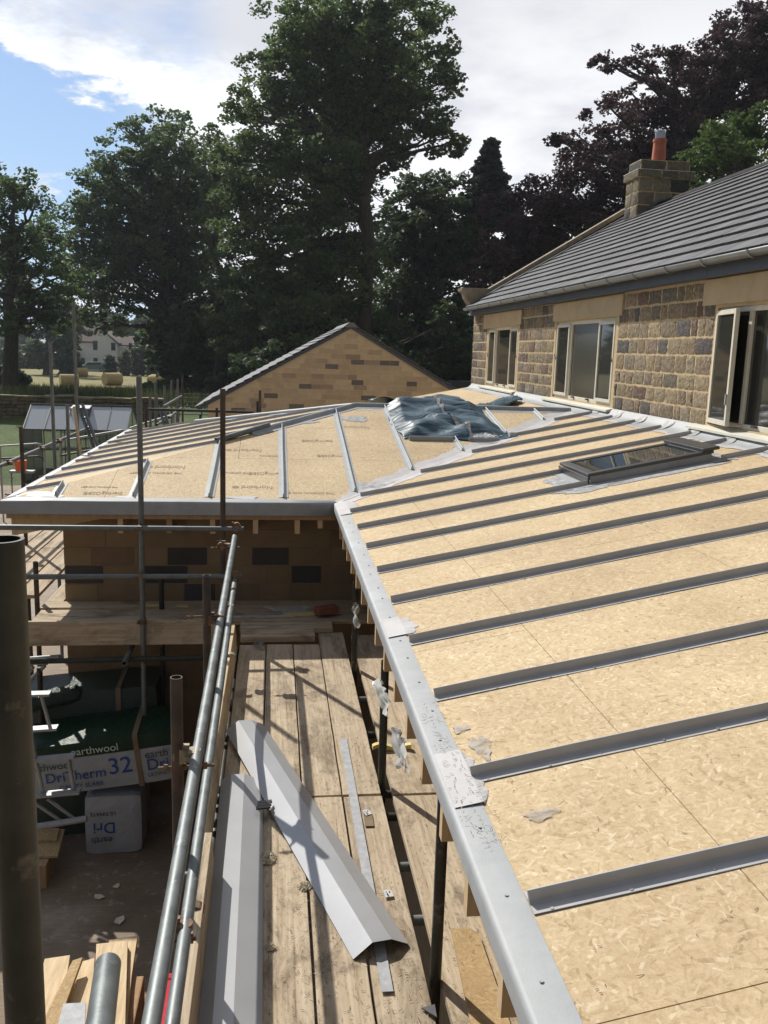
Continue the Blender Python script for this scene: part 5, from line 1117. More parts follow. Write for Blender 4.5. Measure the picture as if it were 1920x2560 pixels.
# ------------------------------------------------------------------ greenhouse and things beyond
def greenhouse():
    y0 = 29.6; A = U(62, 1195, y=y0); B = U(320, 1205, y=y0); x0, x1 = A.x, B.x; zb_ = -4.6; ze_ = U(60, 1073, y=y0).z; zt = U(80, 1012, y=y0+1.1).z; y1 = y0+2.3; ym = y0+1.15
    t = thing('greenhouse', 'glass greenhouse with dark green frame and one raised roof vent', 'greenhouse', ((x0+x1)/2, ym, -4.6)); w = .035
    f = MB()
    for x in (x0, x1):
        for a, b in (((x, y0, zb_), (x, y0, ze_)), ((x, y1, zb_), (x, y1, ze_)), ((x, y0, ze_), (x, ym, zt)), ((x, ym, zt), (x, y1, ze_)), ((x, ym, zb_), (x, ym, zt)), ((x, y0, ze_), (x, y1, ze_))): f.beam(a, b, w, w, (1, 0, 0))
    for y, z in ((y0, ze_), (y1, ze_), (ym, zt), (y0, zb_+.05), (y1, zb_+.05), (y0, ze_-.65)): f.beam((x0, y, z), (x1, y, z), w*1.5, w*(2.2 if z == zt else 1.2))
    k = 5
    for i in range(1, k):
        x = lerp(x0, x1, i/k)
        f.beam((x, y0, zb_), (x, y0, ze_), w*.8, w*.8, (1, 0, 0)); f.beam((x, y1, zb_), (x, y1, ze_), w*.8, w*.8, (1, 0, 0)); f.beam((x, y0, ze_), (x, ym, zt), w*.8, w*.8, (1, 0, 0)); f.beam((x, y1, ze_), (x, ym, zt), w*.8, w*.8, (1, 0, 0))
    f.build('frame', MAT['greenframe'], t)
    f = MB(); f.beam((x0, ym-.2, zt-.2), (lerp(x0, x1, .2), y1, ze_), .02, .02, (1, 0, 0)); f.beam((x1, ym, zt-.1), (lerp(x0, x1, .8), y1, ze_), .02, .02, (1, 0, 0)); f.beam((x0+.4, ym+.3, zb_+1.0), (x1-.4, ym+.3, zb_+1.0), .4, .03); f.build('staging', MAT['greenframe'], t)
    g = MB(); g.slab([(x0, y0+.01, ze_), (x1, y0+.01, ze_), (x1, ym, zt), (x0, ym, zt)], .004); g.slab([(x0, y1, ze_), (x0, ym, zt), (x1, ym, zt), (x1, y1, ze_)], .004); g.build('roof_panes', MAT['ghglass'], t)
    g = MB(); g.slab([(x0, y0, zb_), (x1, y0, zb_), (x1, y0, ze_), (x0, y0, ze_)], .004); g.slab([(x0, y1, zb_), (x0, y1, ze_), (x1, y1, ze_), (x1, y1, zb_)], .004)
    for x in (x0, x1): g.slab([(x, y0, zb_), (x, y1, zb_), (x, y1, ze_), (x, ym, zt), (x, y0, ze_)], .004, (1, 0, 0))
    g.build('side_panes', MAT['ghside'], t)
    va = lerp(x0, x1, .415); vb = lerp(x0, x1, .60); v = MB(); v.slab([(va, ym-.48, zt-.05), (vb, ym-.48, zt-.05), (vb, ym, zt+.03), (va, ym, zt+.03)], .03, (0, 0, -1)); vo = v.build('roof_vent', MAT['whitewash'], t)
    v = MB(); v.beam((va, ym-.48, zt-.05), (va+.05, ym-.5, zt-.42), .02, .02, (1, 0, 0)); v.beam((vb, ym-.48, zt-.05), (vb-.05, ym-.5, zt-.42), .02, .02, (1, 0, 0)); v.build('vent_stay', MAT['greenframe'], vo)
greenhouse()
def K4(a, b, y): return U(a/4.608, 950+b/4.608, y=y)
ldr = thing('ladder', 'grey aluminium ladder leaning by the far corner of the wing lift', 'ladder', (-3.0, 14.5, -2.6))
mb = MB(); mb.beam(K4(895, 285, 15), K4(1110, 850, 14.6), .03, .09, (0, 1, 0)); mb.build('stile', MAT['galv'], ldr); mb = MB(); mb.beam(K4(948, 275, 15), K4(1150, 830, 14.6), .03, .09, (0, 1, 0)); mb.build('stile', MAT['galv'], ldr)
for i in range(5): t = .08+.2*i; p = K4(895, 285, 15).lerp(K4(1110, 850, 14.6), t); q = K4(948, 275, 15).lerp(K4(1150, 830, 14.6), t); mb = MB(); mb.tube(p, q, .018, 8); mb.build('rung', MAT['galv'], ldr)
mb = MB(); p = K4(852, 310, 14.2); mb.beam(p, K4(945, 960, 13.6), .035, .035, (0, 1, 0)); tag(mb.build('wooden_batten', MAT['timber'], bevel=.003), 'thin brown batten leaning against the left scaffold rail', 'batten')
dl_ = thing('dark_ladder', 'short dark ladder leaning on the far rail behind the wing', 'ladder', (-2, 17, -2.4))
K5 = lambda a, b, y: U(360+a/4.608, 900+b/4.608, y=y)
for (p, q) in (((172, 535), (235, 760)), ((225, 540), (285, 760))): mb = MB(); mb.beam(K5(*p, 16.6), K5(*q, 16.3), .035, .08, (0, 1, 0)); mb.build('stile', MAT['galv'], dl_)
for i in range(4): t = .15+.22*i; p = K5(172, 535, 16.6).lerp(K5(235, 760, 16.3), t); q = K5(225, 540, 16.6).lerp(K5(285, 760, 16.3), t); mb = MB(); mb.tube(p, q, .016, 8); mb.build('rung', MAT['galv'], dl_)
# tubular barriers
def barrier(pts, y, label, r_=.022, legs=()):
    t = thing('tube_barrier', label, 'barrier', (K4(pts[0][0], pts[0][1], y).x, y, -4.6), 'tubular barriers'); P = [K4(a, b, y) for a, b in pts]
    mb = MB(); mb.path(P, r_); mb.build('top_tube', MAT['alu'], t, smooth=40); lo = [p-Vector((0, 0, .32)) for p in P]; mb = MB(); mb.path(lo, r_); mb.build('lower_tube', MAT['dark_tube'], t, smooth=40)
    for p in [P[i] for i in legs]: mb = MB(); mb.tube((p.x, y, -4.6), p, r_, 10); mb.build('leg', MAT['alu'], t, smooth=40)
barrier([(-420, 772), (0, 760), (430, 733), (475, 745), (505, 790)], 23, 'bent tube barrier in front of the greenhouse at the far left', legs=(0, 1, 4))
barrier([(690, 705), (1050, 640), (1400, 580), (1440, 585), (1455, 640)], 20, 'sloping tube barrier below the greenhouse vent', legs=(0, 1, 4))
barrier([(1475, 580), (1500, 555), (1700, 490), (2000, 400)], 19, 'tube barrier running behind the far eave toward the gate', legs=(0, 3))
mp_ = thing('mesh_fence_panel', 'thin wire mesh panel on the pale yard at the far left', 'fence panel', (-7, 22, -4.6)); mb = MB()
a, b = U(-60, 1190, y=21.5), U(52, 1190, y=21.5); zt_ = U(20, 1190, y=21.5).z; zb_ = -4.55
for i in range(34): x = lerp(a.x, b.x, i/33); mb.beam((x, 21.5, zb_), (x, 21.5, zt_), .004, .004, (1, 0, 0))
for i in range(9): z = lerp(zb_, zt_, i/8); mb.beam((a.x, 21.5, z), (b.x, 21.5, z), .004, .004)
mb.build('mesh', MAT['alu'], mp_)
bn = thing('low_bench', 'low white bench standing on the pale yard before the greenhouse', 'bench', (U(42, 1178, y=27.5).x, 27.5, -4.6)); p = U(42, 1178, y=27.5); zt_ = p.z
mb = MB(); mb.box(p.x-.2, p.x+.5, 27.4, 27.7, zt_-.05, zt_+.02); mb.build('seat', MAT['alu'], bn)
for dx in (-.18, .45): mb = MB(); mb.box(p.x+dx, p.x+dx+.03, 27.5, 27.53, -4.6, zt_-.05); mb.build('leg', MAT['dark_tube'], bn)
mb = MB(); mb.tube((p.x+.10, 27.55, zt_+.02), (p.x+.10, 27.55, zt_+.33), .15, 20, hollow=.01, r2=.19); o = mb.build('orange_bucket', MAT['orange'], smooth=40); tag(o, 'orange bucket standing on the low bench', 'bucket')
# drystone wall
dw = MB(); r = random.Random(14); Yw = 41.0; xw0, xw1 = -48.0, -5.25; nrow = 7
dw.box(xw0, xw1, Yw-.15, Yw+.35, -3.75, -2.62, col=(.05, .045, .04))
for row in range(nrow):
    x = xw0; z = -3.62+.16*row
    while x < xw1:
        L = r.uniform(.2, .62); h = r.uniform(.12, .155); c = jit((.17, .145, .105), r, .32)
        dw.frame(Vector((x+.012, Yw-.24+r.uniform(-.03, .02), z+r.uniform(-.015, .012))), Vector((L-.02, r.uniform(-.02, .02), r.uniform(-.01, .01))), Vector((0, .14, 0)), Vector((r.uniform(-.01, .01), 0, h)), col=c); x += L
x = xw0
while x < xw1:
    L = r.uniform(.4, .9); dw.frame(Vector((x, Yw-.27, -2.50+r.uniform(-.02, .03))), Vector((L-.02, 0, r.uniform(-.02, .02))), Vector((0, .68, 0)), Vector((0, 0, r.uniform(.06, .1))), col=jit((.24, .21, .15), r, .25)); x += L
tag(dw.build('drystone_wall', MAT['drystone'], bevel=.012), 'grey brown drystone wall with flat coping behind the greenhouse', 'wall')
# gate and posts
ga = U(447, 985, y=38); gb2 = U(560, 985, y=38); gt = thing('field_gate', 'metal five bar gate left of the gabled building', 'gate', (ga.x, 38, -3.3))
for i in range(6): z = ga.z-.17*i; mb = MB(); mb.tube((ga.x, 38, z), (gb2.x, 38, z), .02, 8); mb.build('bar', MAT['dark_tube'], gt, smooth=40)
for x in (ga.x, (ga.x+gb2.x)/2, gb2.x): mb = MB(); mb.tube((x, 38, ga.z-.95), (x, 38, ga.z+.02), .022, 8); mb.build('upright', MAT['dark_tube'], gt, smooth=40)
for i, (px, py, y, l) in enumerate(((443, 975, 38, 'gate post at the hinge side of the metal gate'), (546, 935, 60, 'thin field fence post left of the gable verge'), (583, 938, 60, 'thin field fence post almost touching the gable verge'), (390, 985, 39.5, 'wooden post at the end of the drystone wall'))):
    p = U(px, py, y=y); mb = MB(); mb.box(p.x-.07, p.x+.07, y-.07, y+.07, tz(p.x, y)-.2, p.z); tag(mb.build('fence_post', MAT['fencewood'], bevel=.01), l, 'post', 'fence posts')
# bales
for i, (px, pb, h, yaw, y, l) in enumerate(((173, 960, 31, .5, 86, 'round straw bale in front of another, nearest the scaffold poles'), (203, 941, 22, .4, 118, 'round straw bale half hidden behind a scaffold pole'), (281, 952, 31, .9, 92, 'round straw bale standing alone in the middle of the field'), (393, 948, 30, -.75, 92, 'round straw bale just left of the dark tree trunk'))):
    p = U(px, pb, y=y); hgt = h/F*y; r_ = hgt/2; mb = MB(); d = Vector((math.cos(yaw*.7), math.sin(yaw)*.8, 0)).normalized(); c = Vector((p.x, y, tz(p.x, y)+r_-.05)); vs = []; n = 28
    for k, (s, q) in enumerate(((-.72, .80), (-.72, .96), (-.66, 1), (0, 1.0), (.66, 1), (.72, .96), (.72, .80))):
        e = d.cross(Vector((0, 0, 1))); 
        for j in range(n): t = 2*math.pi*j/n; w = 1+.012*math.sin(9*t+k); vs.append(c+d*s*hgt*.92+(e*math.cos(t)+Vector((0, 0, math.sin(t))))*r_*q*w)
    mb.add(vs, [(k*n+j, k*n+(j+1) % n, (k+1)*n+(j+1) % n, (k+1)*n+j) for k in range(6) for j in range(n)]+[list(range(n))[::-1], [6*n+j for j in range(n)]]); o = mb.build('straw_bale', MAT['bale'], smooth=40); tag(o, l, 'bale', 'straw bales in the field')
# white house
def farhouse():
    y = 150; z0 = -4.7; A = U(193, 915, y=y); B = U(293, 915, y=y); zt_ = U(195, 856, y=y).z; ap = U(258, 828, y=y)
    t = thing('white_cottage', 'white rendered cottage with dark windows beyond the field', 'house', ((A.x+B.x)/2, y, z0))
    mb = MB(); mb.box(A.x, B.x, y, y+9, z0, zt_); mb.slab([(lerp(A.x, B.x, .35), y, zt_), (B.x, y, zt_), (ap.x, y, ap.z)], 9, (0, 1, 0)); mb.box(B.x, B.x+4.2, y+2, y+8, z0, U(320, 868, y=y).z); mb.build('wall', MAT['whitewash'], t)
    mb = MB(); q = U(258, 822, y=y)
    mb.slab([(A.x-.3, y-.2, zt_), (A.x-.3, y+4.5, zt_+2.6), (B.x-3, y+4.5, zt_+2.6), (B.x-3, y-.2, zt_)], .2, (0, 0, 1)); mb.slab([(ap.x, y-.2, ap.z), (ap.x, y+9, ap.z), (B.x+.4, y+9, zt_-.1), (B.x+.4, y-.2, zt_-.1)], .2, (0, 0, 1))
    mb.slab([(B.x, y+1.7, U(320, 866, y=y).z), (B.x+4.6, y+1.7, U(320, 866, y=y).z), (B.x+4.6, y+5, U(320, 842, y=y).z), (B.x, y+5, U(320, 842, y=y).z)], .2, (0, 0, 1)); mb.build('roof', MAT['redroof'], t)
    for (a, b, c, d) in ((233, 243, 852, 875), (278, 288, 857, 876), (202, 212, 895, 912), (234, 244, 895, 905), (322, 330, 858, 876)):
        p, q = U(a, d, y=y-.05), U(b, c, y=y-.05); mb = MB(); mb.box(p.x, q.x, y-.06, y+.05, p.z, q.z); mb.build('window', MAT['dwin'], t)
farhouse()
def car(name, label, pos, yaw, L, Wd, Hh, mat, cat='car', van=False):
    t = thing(name, label, cat, pos); M_ = Matrix.Rotation(yaw, 3, 'Z'); o = Vector(pos); mb = MB()
    P = [(-.5, .22), (-.5, .55), (-.47, .62), (-.30, .66), (-.18, .98), (.28, 1.0), (.44, .66), (.5, .6), (.5, .22)] if not van else [(-.5, .15), (-.5, .5), (-.42, .58), (-.33, .95), (-.28, 1), (.48, 1), (.5, .95), (.5, .15)]
    def pt(a, w, h): return o+M_@Vector((a*L, w*Wd/2, h*Hh))
    for s in (1,):
        lo = [pt(a, -1 if h < .7 else -.82, h) for a, h in P]; hi = [pt(a, 1 if h < .7 else .82, h) for a, h in P]; n = len(P)
        mb.add(lo+hi, [list(range(n))[::-1], [n+i for i in range(n)]]+[(i, (i+1) % n, n+(i+1) % n, n+i) for i in range(n)])
    mb.build('body', MAT[mat], t, bevel=.05)
    for sx in (-.31, .31):
        for sy in (-.88, .88):
            mb = MB(); c = o+M_@Vector((sx*L, sy*Wd/2, .33)); ax = M_@Vector((0, .11, 0)); mb.tube(c-ax, c+ax, .33, 20); w = mb.build('wheel', MAT['rubber'], t, smooth=40); mb = MB(); mb.tube(c-ax*1.05, c+ax*1.05, .19, 14); mb.build('rim', MAT['alu'], w)
    for sy in (-1, 1):
        mb = MB(); w = [(-.26, .70), (-.155, .93), (.26, .93), (.38, .70)] if not van else [(-.38, .62), (-.31, .88), (-.12, .88), (-.12, .62)]
        mb.slab([o+M_@Vector((a*L, sy*(Wd/2)*.97+sy*.02, h*Hh)) for a, h in w], .03, M_@Vector((0, -sy, 0))); mb.build('side_window', MAT['dwin'], t)
p = U(1130, 972, y=44); car('estate_car', 'black car parked between the gabled building and the old house', (p.x+.7, 44, tz(p.x, 44)), .1, 4.4, 1.8, 1.62, 'carblack')
p = U(548, 928, y=86); car('parked_van', 'white van half hidden by foliage left of the gable', (p.x+1.0, 86, tz(p.x, 86)+.1), .1, 5.0, 1.9, 1.9, 'carwhite', 'van', True)
p = U(238, 915, y=146); car('parked_car', 'small teal car parked in front of the white cottage', (p.x, 144, tz(p.x, 144)), .2, 4.2, 1.7, 1.5, 'carteal')

# ------------------------------------------------------------------ trees
DS = 1.1573
def leaves(name, parent, cl, n_per, size, mat, seed, flat=.75, sub=.42, hole=0.0):
    """cl: array of crown clumps (x,y,z,r). Leaf sprays sit on smaller bunches spread through every clump."""
    R_ = np.random.RandomState(seed); P = []; tone = []
    for (x, y, z, r_) in cl:
        nb = max(7, int(17*min(3.2, r_/1.5)**1.78)); d = R_.normal(size=(nb, 3)); d /= np.linalg.norm(d, axis=1)[:, None]; rad = r_*(.20+.86*R_.rand(nb)**.6)
        C = np.array([x, y, z])+d*rad[:, None]*np.array([1, 1, flat]); br = r_**.5*sub*(.55+.8*R_.rand(nb))
        for c, b in zip(C, br):
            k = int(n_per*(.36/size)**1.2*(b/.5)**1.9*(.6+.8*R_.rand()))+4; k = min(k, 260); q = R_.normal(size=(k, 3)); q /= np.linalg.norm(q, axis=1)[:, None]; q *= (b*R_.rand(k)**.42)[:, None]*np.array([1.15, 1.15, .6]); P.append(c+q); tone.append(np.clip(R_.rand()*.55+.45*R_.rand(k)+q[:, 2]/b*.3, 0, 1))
    P = np.vstack(P); tone = np.concatenate(tone); n = len(P)
    a = R_.normal(size=(n, 3)); a[:, 2] *= .6; a /= np.linalg.norm(a, axis=1)[:, None]; b = np.cross(a, R_.normal(size=(n, 3))*np.array([.6, .6, .6])+np.array([0, 0, .9])); b /= np.linalg.norm(b, axis=1)[:, None]+1e-9
    s = size*(.55+.9*R_.rand(n))[:, None]; L = a*s; Wd = b*s*.42; P[:, 2] += H0; P -= np.array(base_of(parent))
    V = np.empty((n, 4, 3)); V[:, 0] = P-L*.5; V[:, 1] = P+Wd-L*.05; V[:, 2] = P+L*.5; V[:, 3] = P-Wd+L*.1
    me = bpy.data.meshes.new(name); me.vertices.add(4*n); me.vertices.foreach_set('co', V.reshape(-1)); me.loops.add(4*n); me.loops.foreach_set('vertex_index', np.arange(4*n, dtype=np.int32)); me.polygons.add(n); me.polygons.foreach_set('loop_start', np.arange(0, 4*n, 4, dtype=np.int32)); me.polygons.foreach_set('loop_total', np.full(n, 4, dtype=np.int32))
    at = me.attributes.new('Leaf', 'FLOAT', 'FACE'); at.data.foreach_set('value', tone.astype(np.float32)); me.materials.append(mat); me.update(calc_edges=True)
    o = bpy.data.objects.new(name, me); COL.objects.link(o); o.parent = parent; return o
def limb(mb, p, q, r0, r1, seed, n=6, wob=.12):
    r = random.Random(seed); p = Vector(p); q = Vector(q); L = (q-p).length; pts = [p.lerp(q, i/n)+Vector((r.uniform(-1, 1), r.uniform(-1, 1), r.uniform(-.4, .4)))*wob*L*.35*(1 if 0 < i < n else 0) for i in range(n+1)]
    for i in range(n): mb.tube(pts[i], pts[i+1], lerp(r0, r1, i/n), 9, r2=lerp(r0, r1, (i+1)/n))
    return pts
def tree(name, label, clumps, Y, trunk, mat, seed, n_per=26, size=.3, cat='tree', depth=.55, tw=.42, flat=.8, split=None, group=None, extra=1):
    """clumps: (display x, display y, display r) seen positions, given a depth spread round Y"""
    R_ = random.Random(seed); cl = []
    for c in clumps:
        px, py, pr_ = c[:3]; r_ = pr_*DS/F*Y; y = Y+(c[3] if len(c) > 3 else R_.uniform(-1, 1)*depth*4.2)
        k = Y/1.0; p = U(px*DS, py*DS, y=y); cl.append((p.x, p.y, p.z, r_))
        if extra:
            for e in range(extra): cl.append((p.x+R_.uniform(-.5, .5)*r_, p.y+R_.uniform(1.0, 3.2)*(1 if e % 2 == 0 else -1)*min(r_, 3), p.z+R_.uniform(-.4, .3)*r_, r_*.8))
    tb_ = U(trunk[0]*DS, trunk[1]*DS, y=Y); base = Vector((tb_.x, Y, tz(tb_.x, Y)-.15)); t = thing(name, label, cat, base, group)
    top = U(trunk[2]*DS, trunk[3]*DS, y=Y); mb = MB(); sp = base.lerp(top, split if split else .38)
    mb.tube(base-Vector((0, 0, .2)), base+Vector((0, 0, .7)), tw*1.5, 12, r2=tw*1.05); limb(mb, base+Vector((0, 0, .6)), sp, tw*1.05, tw*.8, seed, 5, .05); limb(mb, sp, top, tw*.78, .07, seed+1, 9, .08)
    for i, (x, y, z, r_) in enumerate(cl):
        if extra and i % (1+extra) and R_.random() < .6: continue
        f_ = R_.uniform(.0, .75); s = sp.lerp(top, max(0, min(.9, (z-r_-sp.z)/(max(.1, top.z-sp.z))*.8))) if z > sp.z else sp.lerp(base, .08)
        e = Vector((x, y, z)); pts = limb(mb, s, e, min(tw*.42, .05+.018*(e-s).length), .035, seed+i*3, 6, .16)
        for k in range(5):
            a = pts[2+k % 4]; d = Vector((R_.gauss(0, 1), R_.gauss(0, 1), R_.gauss(.2, .7))).normalized(); limb(mb, a, a+d*r_*.75, .035, .012, seed+i*7+k, 3, .2)
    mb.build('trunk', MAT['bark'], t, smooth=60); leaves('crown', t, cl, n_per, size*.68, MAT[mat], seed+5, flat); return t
SYC = [(640, 60, 72), (740, 30, 90), (850, 20, 80), (910, 55, 55), (950, 110, 48), (690, 130, 80), (790, 120, 85), (880, 160, 80), (975, 170, 38), (610, 110, 45), (560, 125, 40), (535, 215, 45), (505, 240, 30), (590, 250, 62), (680, 240, 75), (780, 250, 85), (880, 255, 70), (950, 250, 42), (985, 300, 30), (960, 300, 30), (480, 330, 40), (530, 290, 45), (560, 330, 62), (660, 340, 85), (610, 190, 60), (720, 200, 80), (830, 220, 70), (900, 210, 55), (700, 70, 60), (800, 90, 70), (760, 350, 80), (840, 330, 45)]
SYCL = [(500, 400, 55), (570, 420, 80), (670, 440, 90), (760, 450, 80), (520, 520, 70), (610, 540, 90), (720, 550, 90), (800, 560, 60), (500, 600, 50), (590, 640, 90), (700, 650, 95), (780, 660, 60), (480, 690, 42), (560, 730, 70), (650, 740, 70), (470, 745, 35)]
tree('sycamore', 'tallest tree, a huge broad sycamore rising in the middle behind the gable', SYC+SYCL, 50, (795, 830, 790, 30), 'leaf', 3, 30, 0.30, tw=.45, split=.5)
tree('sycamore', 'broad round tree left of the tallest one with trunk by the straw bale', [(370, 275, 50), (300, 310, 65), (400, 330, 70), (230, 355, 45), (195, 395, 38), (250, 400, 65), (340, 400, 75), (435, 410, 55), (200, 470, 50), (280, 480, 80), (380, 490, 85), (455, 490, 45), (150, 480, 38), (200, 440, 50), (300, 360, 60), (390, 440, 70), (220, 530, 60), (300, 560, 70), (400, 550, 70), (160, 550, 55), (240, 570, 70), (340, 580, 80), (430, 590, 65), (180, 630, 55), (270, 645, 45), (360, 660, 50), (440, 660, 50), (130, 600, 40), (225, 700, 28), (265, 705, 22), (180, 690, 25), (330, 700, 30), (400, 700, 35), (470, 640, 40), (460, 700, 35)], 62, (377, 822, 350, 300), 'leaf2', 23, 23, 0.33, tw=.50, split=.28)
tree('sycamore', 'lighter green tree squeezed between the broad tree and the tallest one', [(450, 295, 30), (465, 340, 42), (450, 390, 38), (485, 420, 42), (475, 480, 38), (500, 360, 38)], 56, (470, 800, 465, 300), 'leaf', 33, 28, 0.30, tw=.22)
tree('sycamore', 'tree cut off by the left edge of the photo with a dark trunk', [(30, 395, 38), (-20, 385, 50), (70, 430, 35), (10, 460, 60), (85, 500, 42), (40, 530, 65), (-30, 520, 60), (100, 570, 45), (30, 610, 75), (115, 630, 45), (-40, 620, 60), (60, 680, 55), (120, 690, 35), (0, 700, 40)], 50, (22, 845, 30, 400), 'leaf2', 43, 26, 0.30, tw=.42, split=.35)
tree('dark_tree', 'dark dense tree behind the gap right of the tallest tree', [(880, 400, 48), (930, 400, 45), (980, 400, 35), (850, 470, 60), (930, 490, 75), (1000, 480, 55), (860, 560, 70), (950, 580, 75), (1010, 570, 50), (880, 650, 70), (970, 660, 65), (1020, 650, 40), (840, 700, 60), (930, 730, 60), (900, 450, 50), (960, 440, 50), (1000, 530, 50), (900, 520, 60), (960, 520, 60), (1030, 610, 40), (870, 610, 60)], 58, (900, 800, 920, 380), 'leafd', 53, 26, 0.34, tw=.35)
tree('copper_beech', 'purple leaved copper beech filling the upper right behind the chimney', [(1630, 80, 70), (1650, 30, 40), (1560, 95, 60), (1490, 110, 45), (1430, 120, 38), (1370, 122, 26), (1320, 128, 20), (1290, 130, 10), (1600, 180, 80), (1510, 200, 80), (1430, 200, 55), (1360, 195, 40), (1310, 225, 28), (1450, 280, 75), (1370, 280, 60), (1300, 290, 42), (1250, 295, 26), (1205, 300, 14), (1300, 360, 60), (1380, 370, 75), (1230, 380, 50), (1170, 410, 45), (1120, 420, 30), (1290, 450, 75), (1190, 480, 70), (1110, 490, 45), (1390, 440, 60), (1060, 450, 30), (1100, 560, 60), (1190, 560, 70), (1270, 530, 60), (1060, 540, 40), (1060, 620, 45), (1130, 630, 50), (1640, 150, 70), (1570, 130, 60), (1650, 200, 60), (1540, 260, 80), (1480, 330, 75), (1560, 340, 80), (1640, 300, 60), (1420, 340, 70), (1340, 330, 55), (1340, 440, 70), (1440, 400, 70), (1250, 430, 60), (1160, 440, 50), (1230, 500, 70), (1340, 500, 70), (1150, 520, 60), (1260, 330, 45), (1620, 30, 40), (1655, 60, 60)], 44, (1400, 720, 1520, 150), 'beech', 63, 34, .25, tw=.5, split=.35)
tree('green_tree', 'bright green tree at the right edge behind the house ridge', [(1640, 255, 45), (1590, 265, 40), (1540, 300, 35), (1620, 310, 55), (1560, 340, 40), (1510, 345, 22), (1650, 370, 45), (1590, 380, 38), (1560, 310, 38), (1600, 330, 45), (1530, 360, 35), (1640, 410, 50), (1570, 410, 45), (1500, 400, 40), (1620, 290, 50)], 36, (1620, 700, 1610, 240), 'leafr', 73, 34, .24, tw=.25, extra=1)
tree('undergrowth_tree', 'low dark tree just behind the gable roof on its left', [(600, 690, 50), (560, 780, 45), (640, 740, 55), (700, 720, 60), (520, 790, 30)], 47, (620, 850, 620, 640), 'leafd', 83, 28, .34, tw=.2, flat=.9)
tree('undergrowth_tree', 'dark low tree behind the gable roof on its right', [(760, 720, 55), (830, 740, 50), (880, 770, 45), (930, 790, 40), (980, 760, 45), (1000, 690, 45), (960, 700, 40), (1020, 740, 35)], 52, (860, 850, 860, 650), 'leafd', 93, 28, .36, tw=.2, flat=.9)
tree('far_tree', 'distant dark tree between the left trunk and the white cottage', [(90, 700, 45), (130, 740, 35), (70, 760, 35), (150, 690, 40), (120, 650, 35)], 120, (100, 800, 110, 650), 'leafd', 103, 18, .7, tw=.4)
tree('far_tree', 'distant tree directly behind the white cottage roof', [(230, 700, 40), (180, 710, 40), (280, 710, 38), (320, 710, 35), (150, 720, 35), (350, 720, 35), (250, 740, 35), (200, 740, 35), (300, 745, 35), (140, 750, 30)], 190, (230, 790, 230, 650), 'leafd', 113, 16, .9, tw=.5)
tree('far_tree', 'distant green tree right of the white cottage', [(330, 720, 28), (360, 740, 28), (420, 735, 32), (450, 770, 22), (400, 770, 20), (470, 720, 30), (300, 735, 15)], 150, (400, 800, 390, 700), 'leaf2', 123, 18, .7, tw=.4)
def conifer(name, label, px, top, bot, w, Y, seed):
    a = U(px*DS, top*DS, y=Y); b = U(px*DS, bot*DS, y=Y); base = Vector((a.x, Y, tz(a.x, Y))); t = thing(name, label, 'tree', base); mb = MB(); mb.tube(base, a, .3, 10, r2=.03); mb.build('trunk', MAT['bark'], t)
    R_ = random.Random(seed); cl = []; n = 110; wid = w*DS/F*Y
    for i in range(n):
        s = (i+.5)/n; rad = wid*s**1.0; ang = R_.uniform(0, 6.28); q = rad*R_.uniform(.3, .95); cl.append((a.x+q*math.cos(ang), Y+q*math.sin(ang), lerp(a.z, b.z, s)-.3*q, .28+.75*s))
    cl.append((a.x, Y, a.z-.3, .3)); leaves('crown', t, cl, 30, .30, MAT['conifer'], seed, .6, .5)
conifer('conifer', 'pointed dark conifer between the tallest tree and the copper beech', 1060, 306, 560, 125, 60, 7)
def bush(label, lst, Y, mat, seed, n_per=24, size=.3, name='bush'):
    cl = []
    for px, py, pr_ in lst:
        p = U(px*DS, py*DS, y=Y); r_ = pr_*DS/F*Y; cl.append((p.x, Y, p.z, r_)); g_ = tz(p.x, Y); z_ = p.z-r_*.8
        while z_ > g_+.1: cl.append((p.x+rnd.uniform(-.2, .2)*r_, Y, z_, r_*1.05)); z_ -= r_*.8
    x = sum(c[0] for c in cl)/len(cl); t = thing(name, label, 'bush', (x, Y, tz(x, Y))); leaves('foliage', t, cl, n_per*3, size*.8, MAT[mat], seed, .9)
    mb = MB(); mb.tube((x, Y, tz(x, Y)), (x, Y, min(c[2] for c in cl)), .08, 8); mb.build('stem', MAT['bark'], t)
bush('light green bush beside the white cottage wall', [(310, 755, 14), (300, 765, 14), (325, 762, 16), (290, 775, 12)], 128, 'leafr', 5, 20, .55)
bush('grey green bush in front of the white cottage', [(272, 765, 11), (265, 775, 10)], 126, 'leaf', 6, 20, .5)
bush('rounded dark shrub beside the teal car', [(235, 772, 8), (242, 778, 7)], 124, 'leafd', 7, 20, .5)
bush('wide greyish bush between the cottage and the tree trunk', [(345, 750, 16), (355, 770, 14), (330, 775, 12), (365, 758, 12)], 122, 'leaf2', 8, 20, .55)
bush('dark shrub on the left side of the far cottage', [(150, 770, 18), (135, 785, 14), (165, 790, 10)], 122, 'leafd', 9, 20, .6)
bush('green shrub behind the wall between the bales and the big trunk', [(325, 832, 8), (345, 829, 8), (312, 834, 6), (365, 830, 7)], 60, 'leaf', 10, 26, .22)
bush('dark bush under the left edge tree trunk', [(8, 800, 14), (45, 812, 12)], 52, 'leafd', 11, 26, .24)
bush('leafy shrub between the metal gate and the gable verge', [(480, 815, 18), (500, 830, 14), (460, 822, 12)], 50, 'leafd', 12, 26, .26)
bush('tangle of dark leaves beside the parked van', [(492, 745, 20), (520, 740, 22), (505, 765, 14)], 78, 'leaf', 13, 24, .32)
bush('long dark hedge left of the white cottage', [(8*k, 775-(k % 3)*5, 15) for k in range(0, 21)], 150, 'leafd', 14, 10, .7, name='hedge')
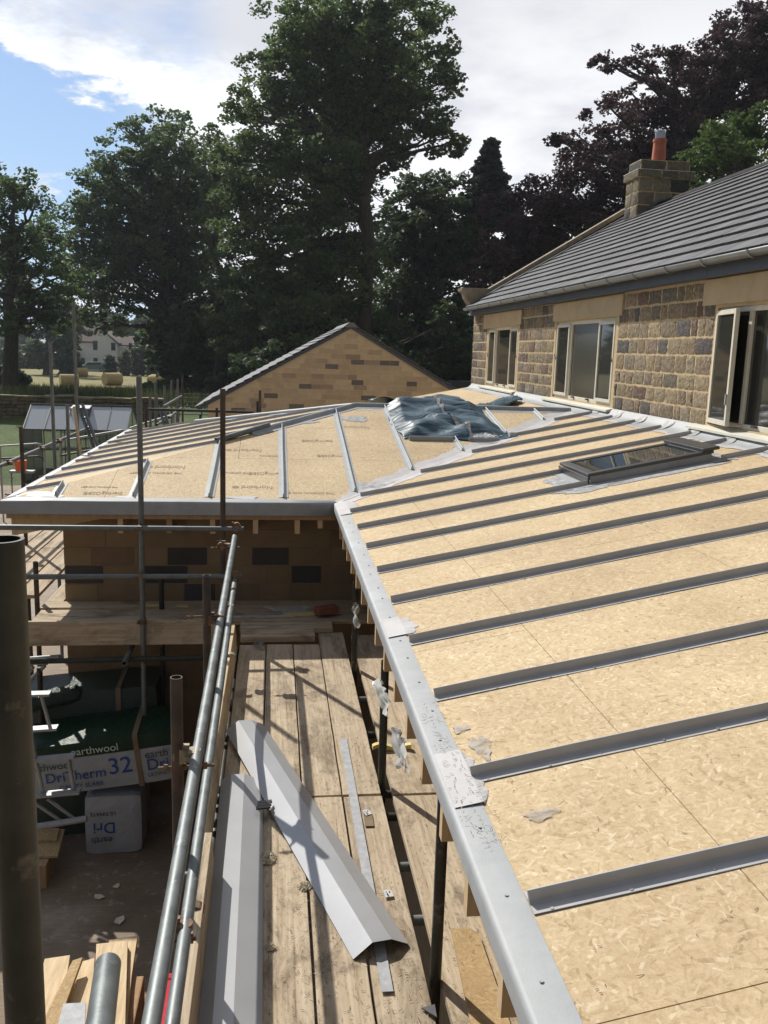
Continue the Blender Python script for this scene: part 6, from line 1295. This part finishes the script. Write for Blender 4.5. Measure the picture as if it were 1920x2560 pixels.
bush('dark hedge closing the field between the cottage and the tallest tree', [(330+9*k, 772-(k % 4)*5, 15) for k in range(0, 15)], 140, 'leafd', 15, 10, .7, name='hedge')
def woodland():
    R_ = random.Random(77); mb_cl = []
    for i in range(150):
        x = -150+2.4*i+R_.uniform(-2, 2); y = R_.uniform(215, 255); h = R_.uniform(4, 9)
        if -60 < x < -30: h *= .6
        mb_cl.append((x, y, tz(x, y)+h*.4, h*.62))
    t = bpy.data.objects.new('far_woodland', None); COL.objects.link(t); t.location = (0, 230, 0.5); tag(t, 'belt of distant woodland closing the view behind the fields', 'woodland', kind='stuff')
    leaves('foliage', t, mb_cl, 7, 1.5, MAT['leafd'], 78, 1.0, .7)
woodland()
def dense():
    R_ = random.Random(5); cl = []
    for i in range(46): x = -7+.85*i; y = R_.uniform(60, 66); cl.append((x, y, tz(x, y)+R_.uniform(.5, 6), R_.uniform(1.8, 2.8)))
    t = bpy.data.objects.new('thicket', None); COL.objects.link(t); t.location = (10, 63, 1); tag(t, 'dark thicket filling the shade under the big trees', 'thicket', kind='stuff'); leaves('foliage', t, cl, 12, .55, MAT['leafd'], 79, 1.0, .6)
dense()
def grass():
    R_ = np.random.RandomState(3); n = 26000; Vs = []; pos = []
    for k in range(n):
        u = R_.rand(); 
        if u < .78: x = R_.uniform(-34, 0); y = R_.uniform(41.6, 58); h = R_.uniform(.25, .75)
        else: x = R_.uniform(-22, -3); y = R_.uniform(58, 75); h = R_.uniform(.2, .6)
        pos.append((x, y, tz(x, y)+H0, h))
    pos = np.array(pos); a = R_.uniform(0, np.pi, n); d = np.stack([np.cos(a), np.sin(a), 0*a], 1)*.035; lean = R_.normal(size=(n, 3))*.12; lean[:, 2] = 0
    B = pos[:, :3]; T = B+lean; T[:, 2] += pos[:, 3]; V = np.empty((n, 3, 3)); V[:, 0] = B-d; V[:, 1] = B+d; V[:, 2] = T
    V -= np.array([-15, 50, 1.5])
    me = bpy.data.meshes.new('tall_grass'); me.vertices.add(3*n); me.vertices.foreach_set('co', V.reshape(-1)); me.loops.add(3*n); me.loops.foreach_set('vertex_index', np.arange(3*n, dtype=np.int32)); me.polygons.add(n); me.polygons.foreach_set('loop_start', np.arange(0, 3*n, 3, dtype=np.int32)); me.polygons.foreach_set('loop_total', np.full(n, 3, dtype=np.int32))
    at = me.attributes.new('Leaf', 'FLOAT', 'FACE'); at.data.foreach_set('value', R_.rand(n).astype(np.float32)); me.materials.append(MAT['blade']); me.update(calc_edges=True)
    o = bpy.data.objects.new('tall_grass', me); COL.objects.link(o); o.location = (-15, 50, 1.5); tag(o, 'tall uncut grass on the bank above the drystone wall', 'grass', kind='stuff')
grass()

# ------------------------------------------------------------------ thin summer air between the yard and the far trees
mb = MB(); mb.box(-905, 905, -85, 905, -6.2, 34); hz = mb.build('haze', NT('air').m); tag(hz, 'thin summer haze over the yard, field and trees', 'haze', kind='stuff')
_m = hz.data.materials[0]; _t = _m.node_tree; _pv = _t.nodes.new('ShaderNodeVolumePrincipled'); _pv.inputs['Color'].default_value = (.80, .88, 1, 1); _pv.inputs['Density'].default_value = .0003; _pv.inputs['Anisotropy'].default_value = .3
for l in list(_t.nodes['Material Output'].inputs['Surface'].links): _t.links.remove(l)
_t.links.new(_pv.outputs[0], _t.nodes['Material Output'].inputs['Volume'])
